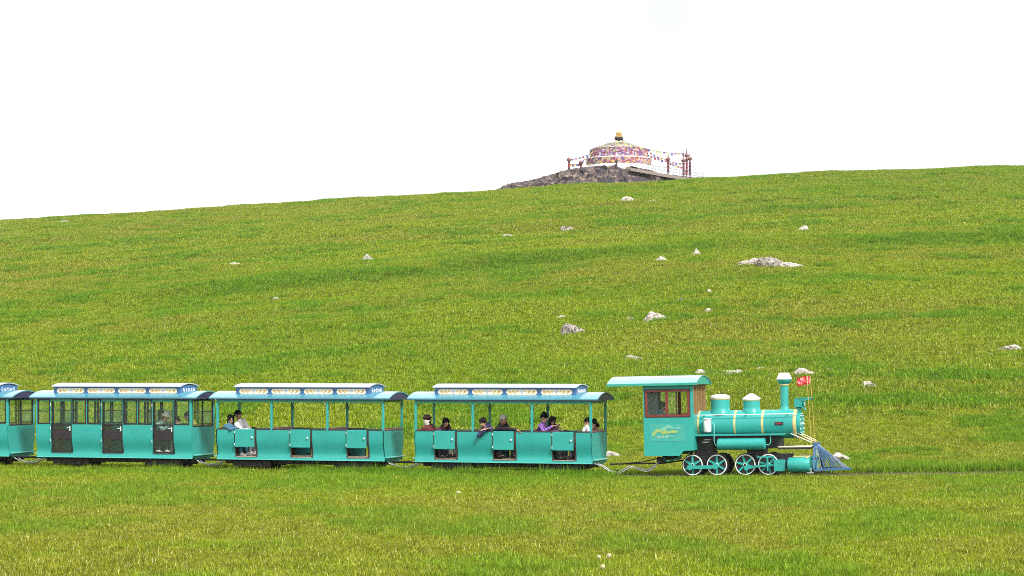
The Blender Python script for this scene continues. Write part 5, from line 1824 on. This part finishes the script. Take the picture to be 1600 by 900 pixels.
def make_shrine():
    base = at(967, 263, OBO_D)
    root = thing('shrine', 'round tiered shrine wrapped in coloured prayer cloths with a golden top', 'shrine', base)
    m = OBO_D / FPX
    def cyl(name, r0, r1, z0, z1, mt, parent=root):
        b = MB(); b.lathe([(z0, 0.05), (z0, r0), (z1, r1), (z1, 0.05)], (0, 0, 0), (0, 0, 1), 48)
        return b.build(name, mt, parent, 30)
    R1, R2 = 50 * m, 45 * m
    cyl('plinth', R1 + 0.15, R1 + 0.15, -1.2, 0.35, M['white'])
    t1 = cyl('lower_tier', R1, R1, 0.35, 1.28, M['tan_cloth'])
    cyl('tier_band', R1 + 0.1, R1 + 0.1, 1.281, 1.40, M['white'])
    t2 = cyl('upper_tier', R2, R2 * 0.99, 1.40, 2.60, M['tan_cloth'])
    b = MB(); b.lathe([(2.60, R2), (2.75, R2 * 0.93), (3.1, R2 * 0.72), (3.45, R2 * 0.48), (3.75, R2 * 0.24), (3.95, 0.3), (3.95, 0.02)], (0, 0, 0), (0, 0, 1), 48)
    t3 = b.build('domed_top', simple('pale_dome_cloth', (0.10, 0.105, 0.08)), root, 40)
    r = random.Random(3)
    for tier, r0, r1, z0, z1, n, wts in ((t1, R1, R1, 0.42, 1.26, 900, (2.2, 1.2, 3.8, 3, 0.8, 2.6, 1)), (t2, R2, R2 * 0.99, 1.45, 2.56, 1300, (1.8, 3.2, 3.8, 1.4, 1.6, 2.4, 0.4)), (t3, R2 * 0.97, 0.9, 2.66, 3.7, 800, (1.2, 0.8, 0.5, 1.8, 0.6, 0.6, 2.6))):
        b = MB()
        for i in range(n):
            a = r.uniform(0, 2 * PI)
            t = r.random()
            z = z0 + (z1 - z0) * t
            rr = r0 + (r1 - r0) * (t if tier is t3 else t) + 0.03 + r.random() * 0.05
            w, h = r.uniform(0.09, 0.21), r.uniform(0.06, 0.16)
            ta = Vector((-math.sin(a), math.cos(a), 0)); na = Vector((math.cos(a), math.sin(a), 0))
            u = Vector((0, 0, 1))
            if tier is t3:
                u = (Vector((0, 0, 0.45)) - na).normalized()
            p = na * rr + Vector((0, 0, z + (0.06 if tier is t3 else 0)))
            ro = r.uniform(-0.5, 0.5)
            e1, e2 = ta * math.cos(ro) + u * math.sin(ro), u * math.cos(ro) - ta * math.sin(ro)
            nn = e1.cross(e2)
            v = [p - e1 * w - e2 * h, p + e1 * w - e2 * h, p + e1 * w + e2 * h + nn * 0.03, p - e1 * w + e2 * h]
            b.add(v, [(0, 1, 2, 3)], r.choices(range(7), wts)[0])
        o = b.build('prayer_cloth', FLAGS, tier, 0, weld=False)
        o['kind'] = 'stuff'
    # neck, dark drum and gilded crown
    b = MB(); b.lathe([(3.7, 0.42), (3.95, 0.16), (4.12, 0.16), (4.2, 0.4)], (0, 0, 0), (0, 0, 1), 20)
    b.build('neck', M['soot'], root, 40)
    b = MB(); b.lathe([(4.06, 0.45), (4.12, 0.62), (4.34, 0.66), (4.45, 0.55), (4.45, 0.05)], (0, 0, 0), (0, 0, 1), 28)
    b.build('drum', M['soot'], root, 30)
    b = MB()
    b.lathe([(4.451, 0.56), (4.56, 0.60), (4.60, 0.5), (4.62, 0.2), (4.78, 0.16), (4.86, 0.30), (5.02, 0.40), (5.2, 0.36), (5.36, 0.22), (5.48, 0.07), (5.60, 0.02)], (0, 0, 0), (0, 0, 1), 20)
    for a in range(8):
        q = a * PI / 4
        b.tube([(0.2 * math.cos(q), 0.2 * math.sin(q), 4.66), (0.48 * math.cos(q), 0.48 * math.sin(q), 4.74), (0.58 * math.cos(q), 0.58 * math.sin(q), 4.92)], [0.07, 0.06, 0.02], 6)
    b.build('crown', simple('pale_gilding', (0.60, 0.40, 0.15), 0.4), root, 40)
    # dark upright marker in front
    p = at(963, 262, OBO_D - 5.2)
    b = MB()
    b.lathe([(-0.3, 0.16), (0.0, 0.16), (0.55, 0.15), (0.62, 0.08), (0.70, 0.07), (0.76, 0.17), (0.98, 0.19), (1.06, 0.10), (1.07, 0.01)], (0, 0, 0), (0, 0, 1), 14)
    o = b.build('marker_post', M['soot'], None, 40)
    o.location = p
    tag(o, 'small dark upright post standing on the crag before the shrine', 'post')
    # wrapped poles
    poles = []
    for (px, pb, pt, dd, lb) in ((889, 269, 243, -2.0, 'leftmost wrapped pole beside the shrine with a bulbous top'), (908, 266, 250, -2.5, 'shorter wrapped pole second from the left beside the shrine'),
                                 (1044, 273, 240, 0.0, 'single wrapped pole right of the shrine, left of the cluster of three'), (1068, 278, 241, 1.0, 'left pole of the cluster of three at the far right of the shrine'),
                                 (1073, 279, 230, 1.6, 'tallest middle pole of the cluster of three right of the shrine'), (1078, 279, 237, 2.2, 'right pole of the cluster of three right of the shrine')):
        D = OBO_D + dd
        p = at(px, pb, D)
        h = (pb - pt) * D / FPX
        t = thing('prayer_pole', lb, 'pole', p, group='wrapped poles around the shrine')
        b = MB(); b.lathe([(-0.8, 0.09), (0, 0.09), (h * 0.9, 0.07), (h, 0.02)], (0, 0, 0), (0, 0, 1), 10)
        b.build('pole', M['wrap'], t, 40)
        b = MB()
        rr = random.Random(px)
        z = h * 0.12
        while z < h * 0.62:
            b.lathe([(z, 0.13), (z + 0.08, rr.uniform(0.20, 0.27)), (z + 0.19, 0.14)], (0, 0, 0), (0, 0, 1), 10, rr.choice((0, 1, 1, 2)))
            z += 0.2
        b.build('wrapping', [FLAGS[2], M['wrap'], M['wrap_dark']], t, 40)
        b = MB()
        zc = h * 0.72
        b.lathe([(zc - 0.22, 0.08), (zc - 0.10, 0.30), (zc + 0.1, 0.36), (zc + 0.28, 0.22), (zc + 0.36, 0.06)], (0, 0, 0), (0, 0, 1), 12)
        b.build('finial', simple('brown_finial', (0.20, 0.10, 0.08)), t, 40)
        poles.append((p, h))
    # strings of flags
    topz = base + Vector((0, 0, 4.25))
    strings = [(topz, poles[0][0] + Vector((0, 0, poles[0][1] * 0.75)), 'flag string from the shrine top to the leftmost pole'),
               (base + Vector((-3.6, -2, 2.6)), poles[1][0] + Vector((0, 0, poles[1][1] * 0.8)), 'short flag string from the drum to the second pole on the left'),
               (poles[0][0] + Vector((0, 0, 1.2)), poles[1][0] + Vector((0, 0, 1.0)), 'low flag string between the two left poles'),
               (topz, poles[4][0] + Vector((0, 0, poles[4][1] * 0.8)), 'upper flag string from the shrine top to the tallest right pole'),
               (topz + Vector((0, -0.5, -0.3)), poles[3][0] + Vector((0, 0, poles[3][1] * 0.6)), 'second flag string from the shrine top sagging to the cluster of poles'),
               (base + Vector((4.0, -1.5, 2.4)), poles[2][0] + Vector((0, 0, poles[2][1] * 0.7)), 'short flag string from the drum to the single right pole'),
               (poles[2][0] + Vector((0, 0, poles[2][1] * 0.6)), poles[3][0] + Vector((0, 0, poles[3][1] * 0.45)), 'low flag string between the single right pole and the cluster')]
    for a, c, lb in strings:
        b = MB()
        n = max(6, int((c - a).length / 0.55))
        sag = (c - a).length * 0.06
        pts = [a.lerp(c, i / n) - Vector((0, 0, sag * 4 * (i / n) * (1 - i / n))) for i in range(n + 1)]
        o0 = pts[0].copy()
        b.tube([p - o0 for p in pts], 0.028, 4, 7)
        for i in range(1, n):
            p = pts[i] - o0
            d = (pts[i + 1] - pts[i - 1]).normalized()
            w, h = 0.17, r.uniform(0.20, 0.38)
            dy = Vector((0, r.uniform(-0.08, 0.08), 0))
            b.add([p - d * w, p + d * w, p + d * w - Vector((0, 0, h)) + dy, p - d * w - Vector((0, 0, h)) + dy], [(0, 1, 2, 3)], r.choice((1, 1, 2, 3, 4, 5, 6)))
        o = b.build('flag_string', FLAGS + [M['wrap_dark']], None, 0, weld=False)
        o.location = o0
        tag(o, lb, 'flag string', 'strings of prayer flags at the shrine')
    # terrace wall and railing running down to the right
    b = MB()
    A = [(985, 262), (1010, 266.5), (1035, 271), (1062, 275.5), (1100, 281.5)]
    for i in range(len(A) - 1):
        p, q = at(A[i][0], A[i][1], OBO_D - 6.6), at(A[i + 1][0], A[i + 1][1], OBO_D - 6.6)
        b.add([p, q, q - Vector((0, 0, 0.42)), p - Vector((0, 0, 0.42)), p + Vector((0, 8, 0)), q + Vector((0, 8, 0)), q + Vector((0, 8, -0.42)), p + Vector((0, 8, -0.42))],
              [(0, 1, 2, 3), (4, 7, 6, 5), (0, 4, 5, 1), (3, 2, 6, 7), (0, 3, 7, 4), (1, 5, 6, 2)])
    o = b.build('terrace_wall', simple('pinkish_wall', (0.26, 0.205, 0.185), 0.9), None, 0, weld=False)
    tag(o, 'low pinkish terrace wall sloping down right of the shrine', 'wall')
    t = thing('railing', 'thin white railing along the terrace right of the shrine', 'railing', at(985, 263, OBO_D - 6.3))
    o0 = Vector(t.location)
    pts = []
    for k in range(13):
        px = 986 + k * 9.4
        py = np.interp(px, [a[0] for a in A], [a[1] for a in A])
        p = at(px, float(py), OBO_D - 6.3) - o0
        pts.append(p)
        b = MB(); b.tube([p - Vector((0, 0, 0.2)), p + Vector((0, 0, 0.95))], 0.045, 6)
        b.build('post', M['rail_paint'], t, 40)
    for dz in (0.45, 0.88):
        b = MB(); b.tube([p + Vector((0, 0, dz)) for p in pts], 0.03, 5)
        b.build('rail', M['rail_paint'], t, 40)
M['rail_paint'] = mat('pale_grey_rail_paint', (0.13, 0.115, 0.14), 0.5, 0.05, 5.0)

def make_puffballs():
    me = None
    for k, (px, py, w, lb) in enumerate(((936, 884, 9, 'left one of the three cream puffballs in the foreground grass'), (952, 882, 10, 'right one of the three cream puffballs in the foreground grass'), (942, 900, 10, 'lowest of the three cream puffballs at the bottom edge of the picture'),
                                         (716, 778, 8, 'white puffball in the grass below the first carriage'))):
        p, D = ground_hit(px, py)
        r = w * D / FPX / 2 * 0.8
        b = MB()
        b.lathe([(-0.06, r * 0.35), (0.05, r * 0.38), (0.06 + r * 0.1, r * 0.8), (0.06 + r * 0.6, r), (0.06 + r * 1.2, r * 0.8), (0.06 + r * 1.55, r * 0.35), (0.06 + r * 1.62, 0.002)], (0, 0, 0), (0, 0, 1), 14)
        o = b.build('puffball', M['mushroom'], None, 60)
        o.location = p + Vector((0, 0, 0.02))
        tag(o, lb, 'mushroom', 'puffballs in the foreground grass')
M['mushroom'] = mat('cream_puffball', (0.50, 0.42, 0.25), 0.85, 0.2, 60.0)

def make_haze():
    m, nt, out = new_mat('haze')
    v = nt.nodes.new('ShaderNodeVolumePrincipled')
    v.inputs['Color'].default_value = (0.95, 0.97, 1.0, 1)
    v.inputs['Density'].default_value = 0.00009
    nt.links.new(v.outputs['Volume'], out.inputs['Volume'])
    b = MB()
    b.box(-3200, 3200, -120, 4200, HAZE_BOTTOM, 48)
    o = b.build('haze', m, None, 0)
    tag(o, 'thin pale air between the camera and the far hill', None, None, 'stuff')
    o.display_type = 'WIRE'

# ------------------------------------------------------------------ assemble
make_ground()
make_track()
make_crag()
make_shrine()
make_rocks()
oc = make_open_car('open sided turquoise carriage directly behind the locomotive, full of passengers')
oc.location = on_line(CAR_T[1]); oc.rotation_euler = (0, 0, -TH)
oc2 = copy_tree(oc)
oc2.location = on_line(CAR_T[2])
oc2['label'] = 'open sided turquoise carriage with only a couple at its left end, second from the locomotive'
cc = make_closed_car('glazed turquoise carriage with three dark doors, third from the locomotive')
cc.location = on_line(CAR_T[3]); cc.rotation_euler = (0, 0, -TH)
cc2 = copy_tree(cc)
cc2.location = on_line(CAR_T[4])
cc2['label'] = 'glazed turquoise carriage cut off by the left edge, last of the train'
add_coupling(oc2, LO, 0.86, 2)
add_coupling(cc, LC, 0.79, 3)
add_coupling(cc2, LC, 0.88, 4)
make_loco()
make_people()
make_puffballs()
make_grass()
HAZE_BOTTOM = float(min(v.co.z for v in bpy.data.objects['ground'].data.vertices)) - 1.0
make_haze()
